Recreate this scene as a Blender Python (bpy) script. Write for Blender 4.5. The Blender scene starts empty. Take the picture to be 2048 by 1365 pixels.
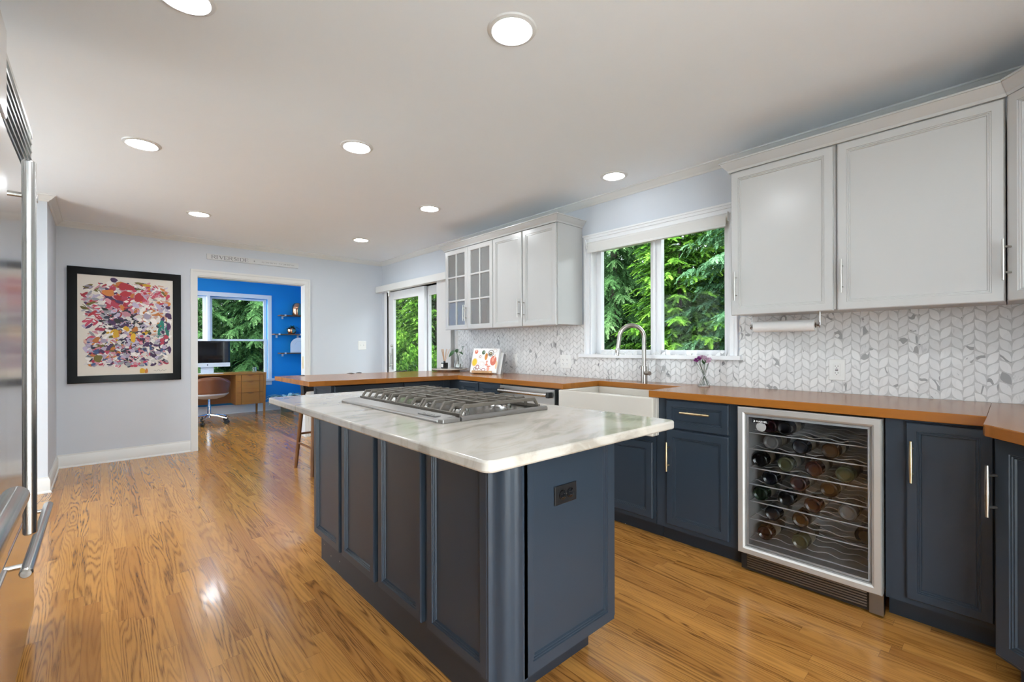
import bpy, math, random
import numpy as np
from mathutils import Matrix, Vector
S = bpy.context.scene
COL = S.collection
PI = math.pi
random.seed(7)
# ------------------------------------------------------------------ camera
YAW = 0.7372
cam_d = bpy.data.cameras.new('camera'); cam = bpy.data.objects.new('camera', cam_d); COL.objects.link(cam)
cam_d.sensor_width = 36.0; cam_d.lens = 907.7 / 2048 * 36; cam_d.shift_y = 11.8 / 2048; cam_d.clip_start = 0.02; cam_d.clip_end = 200
cam.matrix_world = Matrix.Translation((0, 0, 1.18)) @ Matrix.Rotation(-YAW, 4, 'Z') @ Matrix.Rotation(PI / 2, 4, 'X') @ Matrix.Rotation(-0.0028, 4, 'Z')
S.camera = cam
# ------------------------------------------------------------------ world + exposure
W = bpy.data.worlds.new('world'); S.world = W; W.use_nodes = True
bgn = W.node_tree.nodes['Background']; bgn.inputs[0].default_value = (0.86, 0.93, 1.0, 1); bgn.inputs[1].default_value = 8.5
S.view_settings.view_transform = 'Standard'; S.view_settings.look = 'None'; S.view_settings.gamma = 1.0
S.view_settings.exposure = 0.68; S.view_settings.use_curve_mapping = False
CAN = 88.0       # radiance of the recessed lights
try:
    S.cycles.max_bounces = 10; S.cycles.diffuse_bounces = 5; S.cycles.glossy_bounces = 4; S.cycles.transmission_bounces = 8; S.cycles.transparent_max_bounces = 16
    S.cycles.caustics_reflective = False; S.cycles.caustics_refractive = False
    S.cycles.sample_clamp_indirect = 6.0; S.cycles.use_denoising = True
except Exception: pass

# ------------------------------------------------------------------ helpers
def rot(z): return Matrix.Rotation(z, 4, 'Z')
def at(x, y, z=0, rz=0): return Matrix.Translation((x, y, z)) @ rot(rz)
class MB:
    def __init__(s, M=None): s.v = []; s.f = []; s.mi = []; s.M = M or Matrix.Identity(4); s.m = 0
    def add(s, vs, fs):
        o = len(s.v)
        for p in vs: s.v.append(tuple(s.M @ Vector(p)))
        for q in fs: s.f.append([o + i for i in q]); s.mi.append(s.m)
        return s
    def box(s, x0, x1, y0, y1, z0, z1):
        v = [(x, y, z) for z in (z0, z1) for y in (y0, y1) for x in (x0, x1)]
        return s.add(v, [(0, 2, 3, 1), (4, 5, 7, 6), (0, 1, 5, 4), (2, 6, 7, 3), (0, 4, 6, 2), (1, 3, 7, 5)])
    def prism(s, poly, z0, z1):
        n = len(poly)
        v = [(x, y, z0) for x, y in poly] + [(x, y, z1) for x, y in poly]
        return s.add(v, [tuple(range(n))[::-1], tuple(range(n, 2 * n))] + [(i, (i + 1) % n, n + (i + 1) % n, n + i) for i in range(n)])
    def slabwall(s, poly_xz, y0, y1):          # polygon in x,z pushed along y
        n = len(poly_xz)
        v = [(x, y0, z) for x, z in poly_xz] + [(x, y1, z) for x, z in poly_xz]
        return s.add(v, [tuple(range(n)), tuple(range(n, 2 * n))[::-1]] + [(i, n + i, n + (i + 1) % n, (i + 1) % n) for i in range(n)])
    def lathe(s, prof, n=24, c=(0, 0, 0), axis='Z', cap=True):
        def P(r, h, t):
            a, b = r * math.cos(t), r * math.sin(t)
            if axis == 'Z': q = (a, b, h)
            elif axis == 'X': q = (h, a, b)
            else: q = (b, h, a)
            return (q[0] + c[0], q[1] + c[1], q[2] + c[2])
        v = []; f = []
        for r, h in prof: v += [P(r, h, 2 * PI * i / n) for i in range(n)]
        for k in range(len(prof) - 1):
            for i in range(n):
                j = (i + 1) % n; f.append((k * n + i, k * n + j, (k + 1) * n + j, (k + 1) * n + i))
        if cap:
            f.append(tuple(range(n))[::-1]); f.append(tuple((len(prof) - 1) * n + i for i in range(n)))
        return s.add(v, f)
    def cyl(s, c, r, h, axis='Z', n=20): return s.lathe([(r, 0), (r, h)], n, c, axis)
    def tube(s, pts, r, n=10, closed=False):
        pts = [Vector(p) for p in pts]; rr = r if isinstance(r, (list, tuple)) else [r] * len(pts)
        m = len(pts); v = []; f = []; up = None
        for i, p in enumerate(pts):
            if closed: t = pts[(i + 1) % m] - pts[i - 1]
            else: t = pts[min(i + 1, m - 1)] - pts[max(i - 1, 0)]
            t.normalize()
            if up is None: up = Vector((0, 0, 1)) if abs(t.z) < .9 else Vector((1, 0, 0))
            a = t.cross(up)
            if a.length < 1e-6: a = t.orthogonal()
            a.normalize(); b = a.cross(t); b.normalize(); up = b
            v += [tuple(p + rr[i] * (math.cos(2 * PI * k / n) * a + math.sin(2 * PI * k / n) * b)) for k in range(n)]
        for i in range(m if closed else m - 1):
            i2 = (i + 1) % m
            for k in range(n):
                k2 = (k + 1) % n; f.append((i * n + k, i * n + k2, i2 * n + k2, i2 * n + k))
        if not closed: f.append(tuple(range(n))[::-1]); f.append(tuple((m - 1) * n + k for k in range(n)))
        return s.add(v, f)
    def rings(s, x0, x1, z0, z1, prof, close=True):   # nested rectangles in the x,z plane; prof: (inset, y)
        v = []; f = []
        for d, y in prof: v += [(x0 + d, y, z0 + d), (x1 - d, y, z0 + d), (x1 - d, y, z1 - d), (x0 + d, y, z1 - d)]
        for k in range(len(prof) - 1):
            for i in range(4):
                j = (i + 1) % 4; f.append((4 * k + i, 4 * k + j, 4 * k + 4 + j, 4 * k + 4 + i))
        if close: k = 4 * (len(prof) - 1); f.append((k, k + 1, k + 2, k + 3)); f.append((3, 2, 1, 0))
        return s.add(v, f)
    def sweep(s, prof, path):       # prof: (out, z) ; path: list of (x,y,nx,ny) mitred offsets
        n = len(prof); v = []; f = []
        for x, y, nx, ny in path: v += [(x + o * nx, y + o * ny, z) for o, z in prof]
        for k in range(len(path) - 1):
            for i in range(n):
                j = (i + 1) % n; f.append((k * n + i, k * n + j, (k + 1) * n + j, (k + 1) * n + i))
        f.append(tuple(range(n))); f.append(tuple((len(path) - 1) * n + i for i in range(n))[::-1])
        return s.add(v, f)
    def ball(s, c, r, n=12, sq=(1, 1, 1)):
        k = n // 2; prof = [(r * math.sin(PI * i / k), -r * math.cos(PI * i / k)) for i in range(k + 1)]
        prof[0] = (r * .02, -r); prof[-1] = (r * .02, r)
        M0 = s.M; s.M = M0 @ Matrix.Translation(c) @ Matrix.Diagonal((*sq, 1)); s.lathe(prof, n); s.M = M0; return s
def origin(o):
    p = Vector((0, 0, 0))
    while o is not None: p += o.location; o = o.parent
    return p
def build(mb, name, mats, parent=None, loc=None, smooth=30, bevel=0, recalc=True):
    import bmesh
    me = bpy.data.meshes.new(name)
    off = origin(parent) if parent else Vector(loc or (0, 0, 0))
    me.from_pydata([tuple(Vector(p) - off) for p in mb.v], [], mb.f)
    mats = mats if isinstance(mats, (list, tuple)) else [mats]
    for m in mats: me.materials.append(m)
    if len(mats) > 1: me.polygons.foreach_set('material_index', mb.mi)
    if recalc:
        bm = bmesh.new(); bm.from_mesh(me); bmesh.ops.recalc_face_normals(bm, faces=bm.faces); bm.to_mesh(me); bm.free()
    if smooth:
        me.polygons.foreach_set('use_smooth', [True] * len(me.polygons)); me.set_sharp_from_angle(angle=math.radians(smooth))
    me.update()
    o = bpy.data.objects.new(name, me); COL.objects.link(o)
    if parent: o.parent = parent
    else: o.location = off
    if bevel:
        b = o.modifiers.new('bevel', 'BEVEL'); b.width = bevel; b.segments = 2; b.limit_method = 'ANGLE'; b.angle_limit = math.radians(50)
    return o
def tag(o, label, cat, group=None):
    o['label'] = label; o['category'] = cat
    if group: o['group'] = group
    return o
def thing(name, loc, label, cat, group=None):
    o = bpy.data.objects.new(name, None); COL.objects.link(o); o.location = loc; o.empty_display_size = .05
    return tag(o, label, cat, group)
def struct(o): o['kind'] = 'structure'; return o
def dup(o, parent=None):
    c = o.copy(); COL.objects.link(c); c.parent = parent
    for ch in list(o.children): dup(ch, c)
    return c
def dupt(o, loc, rz, label, group=None):
    c = dup(o); c.location = loc; c.rotation_euler = (0, 0, rz); c['label'] = label
    if group: c['group'] = group
    return c

# ------------------------------------------------------------------ materials
class NT:
    def __init__(s, name):
        s.m = bpy.data.materials.new(name); s.m.use_nodes = True; s.t = s.m.node_tree
        s.b = s.t.nodes['Principled BSDF']; s.out = s.t.nodes['Material Output']
    def n(s, typ, **kw):
        nd = s.t.nodes.new('ShaderNode' + typ)
        for k, v in kw.items():
            if k.startswith('_'): setattr(nd, k[1:], v)
        return nd
    def lk(s, a, b): s.t.links.new(a, b)
    def put(s, sock, v):
        if hasattr(v, 'links'): s.lk(v, sock)
        else: sock.default_value = v
    def math(s, op, a, b=0.0, c=None):
        nd = s.n('Math', _operation=op); s.put(nd.inputs[0], a); s.put(nd.inputs[1], b)
        if c is not None: s.put(nd.inputs[2], c)
        return nd.outputs[0]
    def comb(s, x=0., y=0., z=0.):
        nd = s.n('CombineXYZ'); s.put(nd.inputs[0], x); s.put(nd.inputs[1], y); s.put(nd.inputs[2], z); return nd.outputs[0]
    def xyz(s):
        tc = s.n('TexCoord'); sp = s.n('SeparateXYZ'); s.lk(tc.outputs['Object'], sp.inputs[0]); return sp.outputs
    def pos(s):
        g = s.n('NewGeometry'); sp = s.n('SeparateXYZ'); s.lk(g.outputs['Position'], sp.inputs[0]); return sp.outputs
    def white(s, vec):
        nd = s.n('TexWhiteNoise', _noise_dimensions='3D'); s.lk(vec, nd.inputs['Vector']); return nd.outputs
    def noise(s, vec, scale=1., detail=2., rough=.5, dist=0.):
        nd = s.n('TexNoise'); s.lk(vec, nd.inputs['Vector'])
        nd.inputs['Scale'].default_value = scale; nd.inputs['Detail'].default_value = detail; nd.inputs['Roughness'].default_value = rough; nd.inputs['Distortion'].default_value = dist
        return nd.outputs[0]
    def mix(s, f, a, b, mode='MIX'):
        nd = s.n('Mix', _data_type='RGBA', _blend_type=mode); s.put(nd.inputs[0], f)
        for i, c in ((6, a), (7, b)):
            if hasattr(c, 'links'): s.lk(c, nd.inputs[i])
            else: nd.inputs[i].default_value = (*c, 1) if len(c) == 3 else c
        return nd.outputs[2]
    def ramp(s, f, stops):
        nd = s.n('ValToRGB'); s.lk(f, nd.inputs[0]); e = nd.color_ramp.elements
        while len(e) < len(stops): e.new(0.5)
        for el, (p, c) in zip(e, stops): el.position = p; el.color = (*c, 1) if not isinstance(c, (int, float)) else (c, c, c, 1)
        return nd.outputs[0]
    def bump(s, h, strength=.2, dist=.01):
        nd = s.n('Bump'); s.lk(h, nd.inputs['Height']); nd.inputs['Strength'].default_value = strength; nd.inputs['Distance'].default_value = dist
        s.lk(nd.outputs[0], s.b.inputs['Normal'])
    def set(s, **kw):
        mp = dict(col='Base Color', rough='Roughness', metal='Metallic', trans='Transmission Weight', ior='IOR', spec='Specular IOR Level', coat='Coat Weight', emc='Emission Color', ems='Emission Strength', sheen='Sheen Weight', coatr='Coat Roughness')
        for k, v in kw.items():
            sk = s.b.inputs[mp[k]]
            if hasattr(v, 'links'): s.lk(v, sk)
            elif isinstance(v, tuple): sk.default_value = (*v, 1)
            else: sk.default_value = v
        return s.m
def P(name, col, rough=.5, metal=0., var=0.03, vs=6., **kw):
    t = NT(name); p = t.pos(); v = t.comb(p[0], p[1], p[2]); nz = t.noise(v, vs, 3.)
    a = tuple(max(0, c * (1 - var)) for c in col); b = tuple(min(1, c * (1 + var)) for c in col)
    return t.set(col=t.mix(nz, a, b), rough=rough, metal=metal, **kw)

def wood_floor():
    t = NT('oak_strip_floor'); x, y, z = t.pos()
    w, L = .0575, .95
    r = t.math('FLOOR', t.math('DIVIDE', x, w)); rw = t.white(t.comb(r, 3.7, 0.))[0]
    yo = t.math('ADD', y, t.math('MULTIPLY', rw, 7.3)); k = t.math('FLOOR', t.math('DIVIDE', yo, L))
    wn = t.white(t.comb(r, k, 1.3)); rnd = wn[0]; sp = t.n('SeparateColor'); t.lk(wn[1], sp.inputs[0]); r1, r2, r3 = sp.outputs[0], sp.outputs[1], sp.outputs[2]
    gx = t.math('ADD', t.math('MULTIPLY', x, 12.), t.math('MULTIPLY', r1, 40.)); gy = t.math('ADD', t.math('MULTIPLY', y, .62), t.math('MULTIPLY', r2, 60.))
    n1 = t.noise(t.comb(gx, gy, t.math('MULTIPLY', rnd, 20.)), 1., 1.6, .45, .25)
    wob = t.noise(t.comb(t.math('MULTIPLY', x, 60.), t.math('MULTIPLY', y, 9.), 0.), 1., 2.)
    rg = t.math('SINE', t.math('ADD', t.math('MULTIPLY', n1, 118.), t.math('MULTIPLY', wob, 2.6))); rg = t.math('POWER', t.math('MULTIPLY_ADD', rg, .5, .5), 2.0)
    # broken, pored ring lines
    po = t.noise(t.comb(t.math('MULTIPLY', x, 420.), t.math('MULTIPLY', y, 11.), 0.), 1., 2.)
    rg = t.math('MULTIPLY', rg, t.ramp(po, [(.36, .25), (.6, 1.)]))
    amt = t.math('MULTIPLY_ADD', t.math('POWER', r3, 1.1), .72, .26)
    rg = t.math('MULTIPLY', rg, amt)
    base = t.ramp(rnd, [(0., (.38, .150, .030)), (.35, (.49, .215, .045)), (.7, (.58, .265, .062)), (1., (.43, .182, .036))])
    big = t.noise(t.comb(t.math('MULTIPLY', x, 1.2), t.math('MULTIPLY', y, .7), 0.), 1., 2.)
    base = t.mix(t.math('MULTIPLY', big, .25), base, (.60, .31, .09))
    col = t.mix(rg, base, (.105, .038, .010))
    pr = t.ramp(po, [(.3, 1.), (.45, 0.)]); col = t.mix(t.math('MULTIPLY', pr, .28), col, (.2, .085, .028))
    fx = t.math('FRACT', t.math('DIVIDE', x, w)); ed = t.math('MINIMUM', fx, t.math('SUBTRACT', 1., fx)); gap = t.math('LESS_THAN', ed, .010)
    fy = t.math('FRACT', t.math('DIVIDE', yo, L)); ey = t.math('MINIMUM', fy, t.math('SUBTRACT', 1., fy)); gap = t.math('MAXIMUM', gap, t.math('LESS_THAN', ey, .0009))
    col = t.mix(t.math('MULTIPLY', gap, .5), col, (.16, .07, .025))
    wav = t.noise(t.comb(t.math('MULTIPLY', x, 14.), t.math('MULTIPLY', y, 3.), 0.), 1., 2.)
    t.bump(t.math('SUBTRACT', t.math('MULTIPLY', wav, 1.2), t.math('MULTIPLY', gap, .5)), .30, .004)
    t.lk(t.b.inputs['Normal'].links[0].from_socket, t.b.inputs['Coat Normal'])
    return t.set(col=col, rough=.22, spec=.35, coat=.26, coatr=.11)
def plank_wood(name, axis, light, dark, strip=.045, rough=.25, gs=1.0, contrast=.5):
    t = NT(name); p = t.pos(); u, v = (p[0], p[1]) if axis == 'Y' else (p[1], p[0]); z = p[2]
    if axis == 'Z': u, v = t.math('ADD', p[0], p[1]), p[2]; z = p[1]
    r = t.math('FLOOR', t.math('DIVIDE', u, strip)); rnd = t.white(t.comb(r, 1., 2.))[0]
    g = t.noise(t.comb(t.math('MULTIPLY', u, 60. * gs), t.math('MULTIPLY', v, 2.2 * gs), t.math('ADD', t.math('MULTIPLY', rnd, 30.), t.math('MULTIPLY', z, 40.))), 1., 3., .55, .3)
    f = t.math('ADD', t.math('MULTIPLY', rnd, .45), t.math('MULTIPLY', g, .6))
    col = t.ramp(f, [(.15, dark), (.15 + contrast, light), (1., tuple(c * 1.08 for c in light))])
    return t.set(col=col, rough=rough, spec=.35)
def marble():
    t = NT('marble_slab'); p = t.pos()
    v = t.comb(t.math('MULTIPLY', t.math('ADD', p[0], t.math('MULTIPLY', p[1], .35)), 2.2), t.math('MULTIPLY', t.math('SUBTRACT', p[1], t.math('MULTIPLY', p[0], .35)), 7.), t.math('MULTIPLY', p[2], 6.))
    a = t.noise(v, 1.3, 5., .6, .9); b = t.noise(t.comb(p[0], p[1], p[2]), 2.6, 3., .5, .6)
    c = t.ramp(a, [(.36, (.33, .29, .245)), (.43, (.42, .375, .32)), (.50, (.475, .43, .38)), (1., (.52, .48, .43))])
    c = t.mix(t.math('MULTIPLY', t.ramp(b, [(.45, 0.), (.75, 1.)]), .5), c, (.70, .63, .53))
    return t.set(col=c, rough=.16, coat=.2, coatr=.05)
def steel(name, col=(.60, .595, .58), rough=.26, ax=2):
    t = NT(name); p = t.pos(); s = [90., 90., 90.]; s[ax] = 2.
    nz = t.noise(t.comb(*[t.math('MULTIPLY', p[i], s[i]) for i in range(3)]), 1., 2.)
    return t.set(col=t.mix(nz, tuple(c * .93 for c in col), tuple(min(1, c * 1.05) for c in col)), rough=t.math('MULTIPLY_ADD', nz, .12, rough - .06), metal=1.)
def tiles():
    t = NT('marble_leaf_tile'); at_ = t.n('Attribute', _attribute_name='tint'); p = t.pos()
    sp = t.n('SeparateColor'); t.lk(at_.outputs['Color'], sp.inputs[0]); r, g, b = sp.outputs[0], sp.outputs[1], sp.outputs[2]
    v = t.comb(t.math('MULTIPLY', b, 37.), t.math('ADD', p[1], t.math('MULTIPLY', g, 5.)), t.math('MULTIPLY_ADD', p[2], .6, t.math('MULTIPLY', r, 9.)))
    n = t.noise(v, 22., 3., .6, 1.2); n2 = t.noise(v, 9., 2.)
    base = t.mix(r, (.75, .75, .745), (.84, .84, .835))
    base = t.mix(t.math('MULTIPLY', t.ramp(n2, [(.45, 0.), (.7, 1.)]), .35), base, (.60, .60, .61))
    ln = t.math('LESS_THAN', t.math('ABSOLUTE', t.math('SUBTRACT', n2, .5)), .022)
    dk = t.math('MULTIPLY', t.ramp(n, [(.30, 1.), (.38, 0.)]), t.math('MULTIPLY_ADD', t.math('GREATER_THAN', g, .86), .75, .22)); dk = t.math('MAXIMUM', dk, t.math('MULTIPLY', ln, t.math('MULTIPLY_ADD', t.math('GREATER_THAN', b, .88), .62, .04)))
    return t.set(col=t.mix(dk, base, (.16, .16, .17)), rough=.3)
def foliage(name, c0, c1, c2):
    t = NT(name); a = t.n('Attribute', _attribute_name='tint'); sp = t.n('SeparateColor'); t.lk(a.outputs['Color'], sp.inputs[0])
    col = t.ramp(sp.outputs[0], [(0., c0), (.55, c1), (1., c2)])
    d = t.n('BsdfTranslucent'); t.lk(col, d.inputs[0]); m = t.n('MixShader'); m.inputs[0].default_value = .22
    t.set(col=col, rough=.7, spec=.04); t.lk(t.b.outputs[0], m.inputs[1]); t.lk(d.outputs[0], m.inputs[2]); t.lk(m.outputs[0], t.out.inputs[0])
    return t.m
def pane(name, tint=(1, 1, 1), refl=1.0, ior=1.45):
    t = NT(name); tr = t.n('BsdfTransparent'); tr.inputs[0].default_value = (*tint, 1); gl = t.n('BsdfGlossy'); gl.inputs['Roughness'].default_value = 0.0
    fr = t.n('Fresnel'); fr.inputs[0].default_value = ior; mx = t.n('MixShader'); t.lk(t.math('MULTIPLY', fr.outputs[0], refl), mx.inputs[0])
    t.lk(tr.outputs[0], mx.inputs[1]); t.lk(gl.outputs[0], mx.inputs[2]); t.lk(mx.outputs[0], t.out.inputs[0]); return t.m
def textured_glass():
    t = NT('textured_glass'); p = t.pos(); tr = t.n('BsdfTransparent'); tr.inputs[0].default_value = (.93, .94, .94, 1)
    df = t.n('BsdfDiffuse'); df.inputs[0].default_value = (.50, .50, .495, 1); gl = t.n('BsdfGlossy'); gl.inputs['Roughness'].default_value = .08
    nz = t.noise(t.comb(t.math('MULTIPLY', p[1], 70.), p[0], t.math('MULTIPLY', p[2], 25.)), 1., 2.); b = t.n('Bump'); b.inputs['Strength'].default_value = .15; b.inputs['Distance'].default_value = .004; t.lk(nz, b.inputs['Height']); t.lk(b.outputs[0], gl.inputs['Normal'])
    m1 = t.n('MixShader'); m1.inputs[0].default_value = .42; t.lk(tr.outputs[0], m1.inputs[1]); t.lk(df.outputs[0], m1.inputs[2])
    fr = t.n('Fresnel'); fr.inputs[0].default_value = 1.5; m2 = t.n('MixShader'); t.lk(t.math('MULTIPLY', fr.outputs[0], 1.6), m2.inputs[0]); t.lk(m1.outputs[0], m2.inputs[1]); t.lk(gl.outputs[0], m2.inputs[2]); t.lk(m2.outputs[0], t.out.inputs[0]); return t.m
def vcol(name, rough=.5, coat=0.):
    t = NT(name); a = t.n('Attribute', _attribute_name='paint'); return t.set(col=a.outputs['Color'], rough=rough, coat=coat)
def emit(name, col, s):
    t = NT(name); return t.set(col=col, rough=.5, emc=col, ems=s)
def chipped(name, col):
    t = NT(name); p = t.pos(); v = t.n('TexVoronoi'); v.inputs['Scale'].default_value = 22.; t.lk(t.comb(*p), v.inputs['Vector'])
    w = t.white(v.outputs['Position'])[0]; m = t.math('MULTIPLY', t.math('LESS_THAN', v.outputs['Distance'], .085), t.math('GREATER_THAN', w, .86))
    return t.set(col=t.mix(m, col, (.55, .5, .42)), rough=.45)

M = {}
M['floor'] = wood_floor()
M['wall'] = P('wall_paint', (.62, .655, .71), .6, var=.012)
M['ceil'] = P('ceiling_paint', (.895, .935, .97), .7, var=.01)
M['trim'] = P('trim_paint', (.74, .74, .725), .35, var=.01)
M['win'] = P('window_frame_paint', (.84, .85, .87), .3, var=.01)
M['blue'] = P('blue_wall_paint', (.004, .27, .68), .55, var=.05, vs=2)
M['white_cab'] = P('white_cabinet_paint', (.52, .518, .508), .24, var=.008)
M['navy'] = P('navy_cabinet_paint', (.0275, .0385, .054), .33, var=.05, spec=.36)
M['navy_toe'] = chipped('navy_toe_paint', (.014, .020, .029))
M['blackp'] = P('black_plastic', (.012, .012, .013), .35)
M['blackg'] = P('black_gloss', (.010, .010, .011), .06, coat=.5)
M['wood_y'] = plank_wood('butcher_block_long', 'Y', (.34, .124, .021), (.22, .078, .013), .05, .20)
M['wood_x'] = plank_wood('butcher_block_cross', 'X', (.33, .120, .021), (.21, .075, .013), .05, .20)
M['walnut'] = plank_wood('walnut', 'Z', (.26, .115, .045), (.10, .04, .016), .3, .4)
M['teak'] = plank_wood('teak_veneer', 'X', (.36, .155, .032), (.24, .092, .018), .4, .35)
M['teak_dk'] = plank_wood('teak_veneer_dark', 'X', (.22, .085, .022), (.10, .035, .010), .4, .4)
M['lwood'] = plank_wood('pale_beech', 'Y', (.62, .38, .20), (.45, .25, .12), .1, .45)
M['shelfw'] = plank_wood('shelf_board', 'X', (.17, .09, .05), (.09, .045, .03), .1, .5)
M['marble'] = marble()
M['steel'] = steel('stainless_steel')
M['steel_y'] = steel('stainless_steel_long', (.64, .63, .60), .24, 1)
M['steel_dk'] = steel('stainless_steel_dark', (.30, .295, .29), .34)
M['nickel'] = steel('brushed_nickel', (.50, .475, .44), .30, 2)
M['brass'] = steel('champagne_brass', (.86, .70, .44), .30, 2)
M['steel_m'] = P('brushed_steel_satin', (.37, .36, .345), .34, .9, var=.02)
M['steel_f'] = P('refrigerator_steel', (.70, .695, .685), .17, .95, var=.01)
M['frame_s'] = P('fridge_frame_steel', (.56, .55, .53), .38, .6, var=.02)
M['sign_ink'] = P('sign_ink', (.17, .17, .18), .6)
M['wire'] = P('shelf_wire', (.80, .80, .80), .35, .4)
M['chrome'] = P('chrome', (.80, .80, .80), .08, 1., var=.01)
M['iron'] = P('cast_iron', (.13, .112, .092), .45, .25, var=.2, vs=60)
M['tile'] = tiles(); M['grout'] = P('tile_grout', (.58, .58, .575), .8)
M['porc'] = P('white_fireclay', (.60, .56, .50), .12, var=.006)
M['glass'] = pane('window_glass', (.97, .99, .98), .06)
M['cabglass'] = textured_glass()
M['fridgeglass'] = pane('fridge_glass', (.97, .97, .97), .9)
M['vglass'] = P('clear_glass', (.96, .98, .97), .0, trans=1., ior=1.45, var=0.)
M['lens'] = emit('lamp_lens', (.90, .955, 1.0), CAN); M['lens_dim'] = emit('lamp_lens_dimmed', (.90, .955, 1.0), CAN * .12)
M['fabric'] = P('shade_fabric', (.74, .73, .71), .8)
M['panelf'] = P('panel_blind_fabric', (.66, .65, .64), .8)
M['paper'] = P('paper_white', (.86, .86, .85), .8, var=.01)
M['plate'] = P('outlet_plastic', (.82, .82, .80), .3, var=.01)
M['dark'] = P('dark_slot', (.03, .02, .018), .5)
M['soil'] = P('garden_soil', (.05, .055, .025), .9, var=.5, vs=3)
M['bark'] = P('bark', (.045, .034, .025), .9, var=.4, vs=20)
M['leather'] = P('brown_leather', (.20, .065, .022), .35, var=.2)
M['seat'] = P('charcoal_upholstery', (.035, .035, .04), .6)
M['grey_in'] = P('fridge_liner', (.62, .62, .62), .5)
M['copper'] = P('copper', (.78, .36, .20), .14, 1.)
M['leafd'] = P('dark_leaf', (.030, .10, .028), .35, var=.3, vs=30)
M['leafp'] = P('pale_striped_leaf', (.42, .66, .58), .4, var=.6, vs=18)
M['paint'] = vcol('artist_paint', .55); M['print'] = vcol('printed_cover', .35)
M['cream'] = P('cream_paper', (.80, .755, .68), .7, var=.01)
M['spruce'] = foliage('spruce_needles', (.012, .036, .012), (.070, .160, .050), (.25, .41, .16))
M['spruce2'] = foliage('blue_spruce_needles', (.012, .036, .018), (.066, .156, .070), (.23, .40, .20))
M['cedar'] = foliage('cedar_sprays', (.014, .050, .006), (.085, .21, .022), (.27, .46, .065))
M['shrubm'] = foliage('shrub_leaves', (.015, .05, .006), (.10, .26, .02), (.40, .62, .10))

# ------------------------------------------------------------------ room shell
H = 2.43; XR = 3.10; YB = 6.28; YO = 9.40
def wall_y(name, x0, x1, y0, y1, holes, mat):       # wall in x (thin) running along y; holes (ya,yb,za,zb)
    m = MB(); ys = sorted({y0, y1, *[h[0] for h in holes], *[h[1] for h in holes]})
    for a, b in zip(ys, ys[1:]):
        hs = [h for h in holes if h[0] <= a and h[1] >= b]
        if not hs: m.box(x0, x1, a, b, 0, H)
        else:
            _, _, za, zb = hs[0]
            if za > 0: m.box(x0, x1, a, b, 0, za)
            m.box(x0, x1, a, b, zb, H)
    return struct(build(m, name, mat, smooth=0))
def wall_x(name, y0, y1, x0, x1, holes, mat):
    m = MB(); xs = sorted({x0, x1, *[h[0] for h in holes], *[h[1] for h in holes]})
    for a, b in zip(xs, xs[1:]):
        hs = [h for h in holes if h[0] <= a and h[1] >= b]
        if not hs: m.box(a, b, y0, y1, 0, H)
        else:
            _, _, za, zb = hs[0]
            if za > 0: m.box(a, b, y0, y1, 0, za)
            m.box(a, b, y0, y1, zb, H)
    return struct(build(m, name, mat, smooth=0))
struct(build(MB().box(-1.95, 3.24, -1.25, YO + .15, -.1, 0), 'floor', M['floor'], smooth=0))
struct(build(MB().box(-1.95, 3.24, -1.25, YO + .15, H, H + .1), 'ceiling', M['ceil'], smooth=0))
wall_y('wall_right', XR, XR + .14, -1.1, YB, [(1.255, 2.42, 1.117, 2.06), (4.46, 6.12, 0, 1.985)], M['wall'])
wall_x('wall_back', YB, YB + .13, -1.95, 3.24, [(.818, 2.012, 0, 2.012)], M['wall'])
struct(build(MB().box(-1.8, -.317, 5.30, YB, 0, H), 'wall_left', M['wall'], smooth=0))
wall_y('wall_recess', -1.95, -1.8, -1.1, YB, [(3.3, 4.7, .06, 2.25)], M['wall'])
wall_x('wall_near', -1.25, -1.1, -1.95, 3.24, [(-1.2, 1.2, .06, 2.25)], M['wall'])
# office behind the opening
wall_x('wall_office_back', YO, YO + .15, -1.95, 3.24, [(.22, 1.38, .60, 2.085), (1.42, 2.335, .60, 2.085)], M['blue'])
wall_y('wall_office_left', -.75, -.6, YB + .13, YO, [(6.75, 9.05, .5, 2.25)], M['blue'])
wall_y('wall_office_right', 3.10, 3.24, YB + .13, YO, [], M['blue'])
# tan skim of blue on the office side of the back wall
struct(build(MB().box(-.6, .80, YB + .13, YB + .135, 0, H).box(2.03, 3.10, YB + .13, YB + .135, 0, H).box(.80, 2.03, YB + .13, YB + .135, 2.04, H), 'wall_office_front', M['blue'], smooth=0))
# crown, baseboards
cp = [(0, H - .052), (.006, H - .052), (.012, H - .046), (.016, H - .040), (.026, H - .034), (.040, H - .018), (.048, H - .010), (.055, H - .008), (.055, H), (0, H)]
struct(build(MB().sweep(cp, [(XR, -1.1, -1, 0), (XR, YB, -1, -1), (-.317, YB, 1, -1), (-.317, 5.30, 1, -1), (-1.8, 5.30, 1, -1)]), 'trim_1', M['trim'], smooth=20))
bp = [(0, 0), (.022, 0), (.020, .012), (.014, .018), (.014, .100), (.010, .112), (.006, .118), (.006, .130), (0, .130)]
struct(build(MB().sweep(bp, [(.76, YB, 0, -1), (-.317, YB, 1, -1), (-.317, 5.30, 1, -1), (-1.8, 5.30, 0, -1)]), 'baseboard_left', M['trim'], smooth=20))
struct(build(MB().sweep(bp, [(XR, YB, 0, -1), (2.075, YB, 0, -1)]), 'baseboard_back', M['trim'], smooth=20))
struct(build(MB().sweep([(o, z * 1.2) for o, z in bp], [(3.10, YO, 0, -1), (-.6, YO, 0, -1)]), 'baseboard_office', M['trim'], smooth=20))
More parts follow.
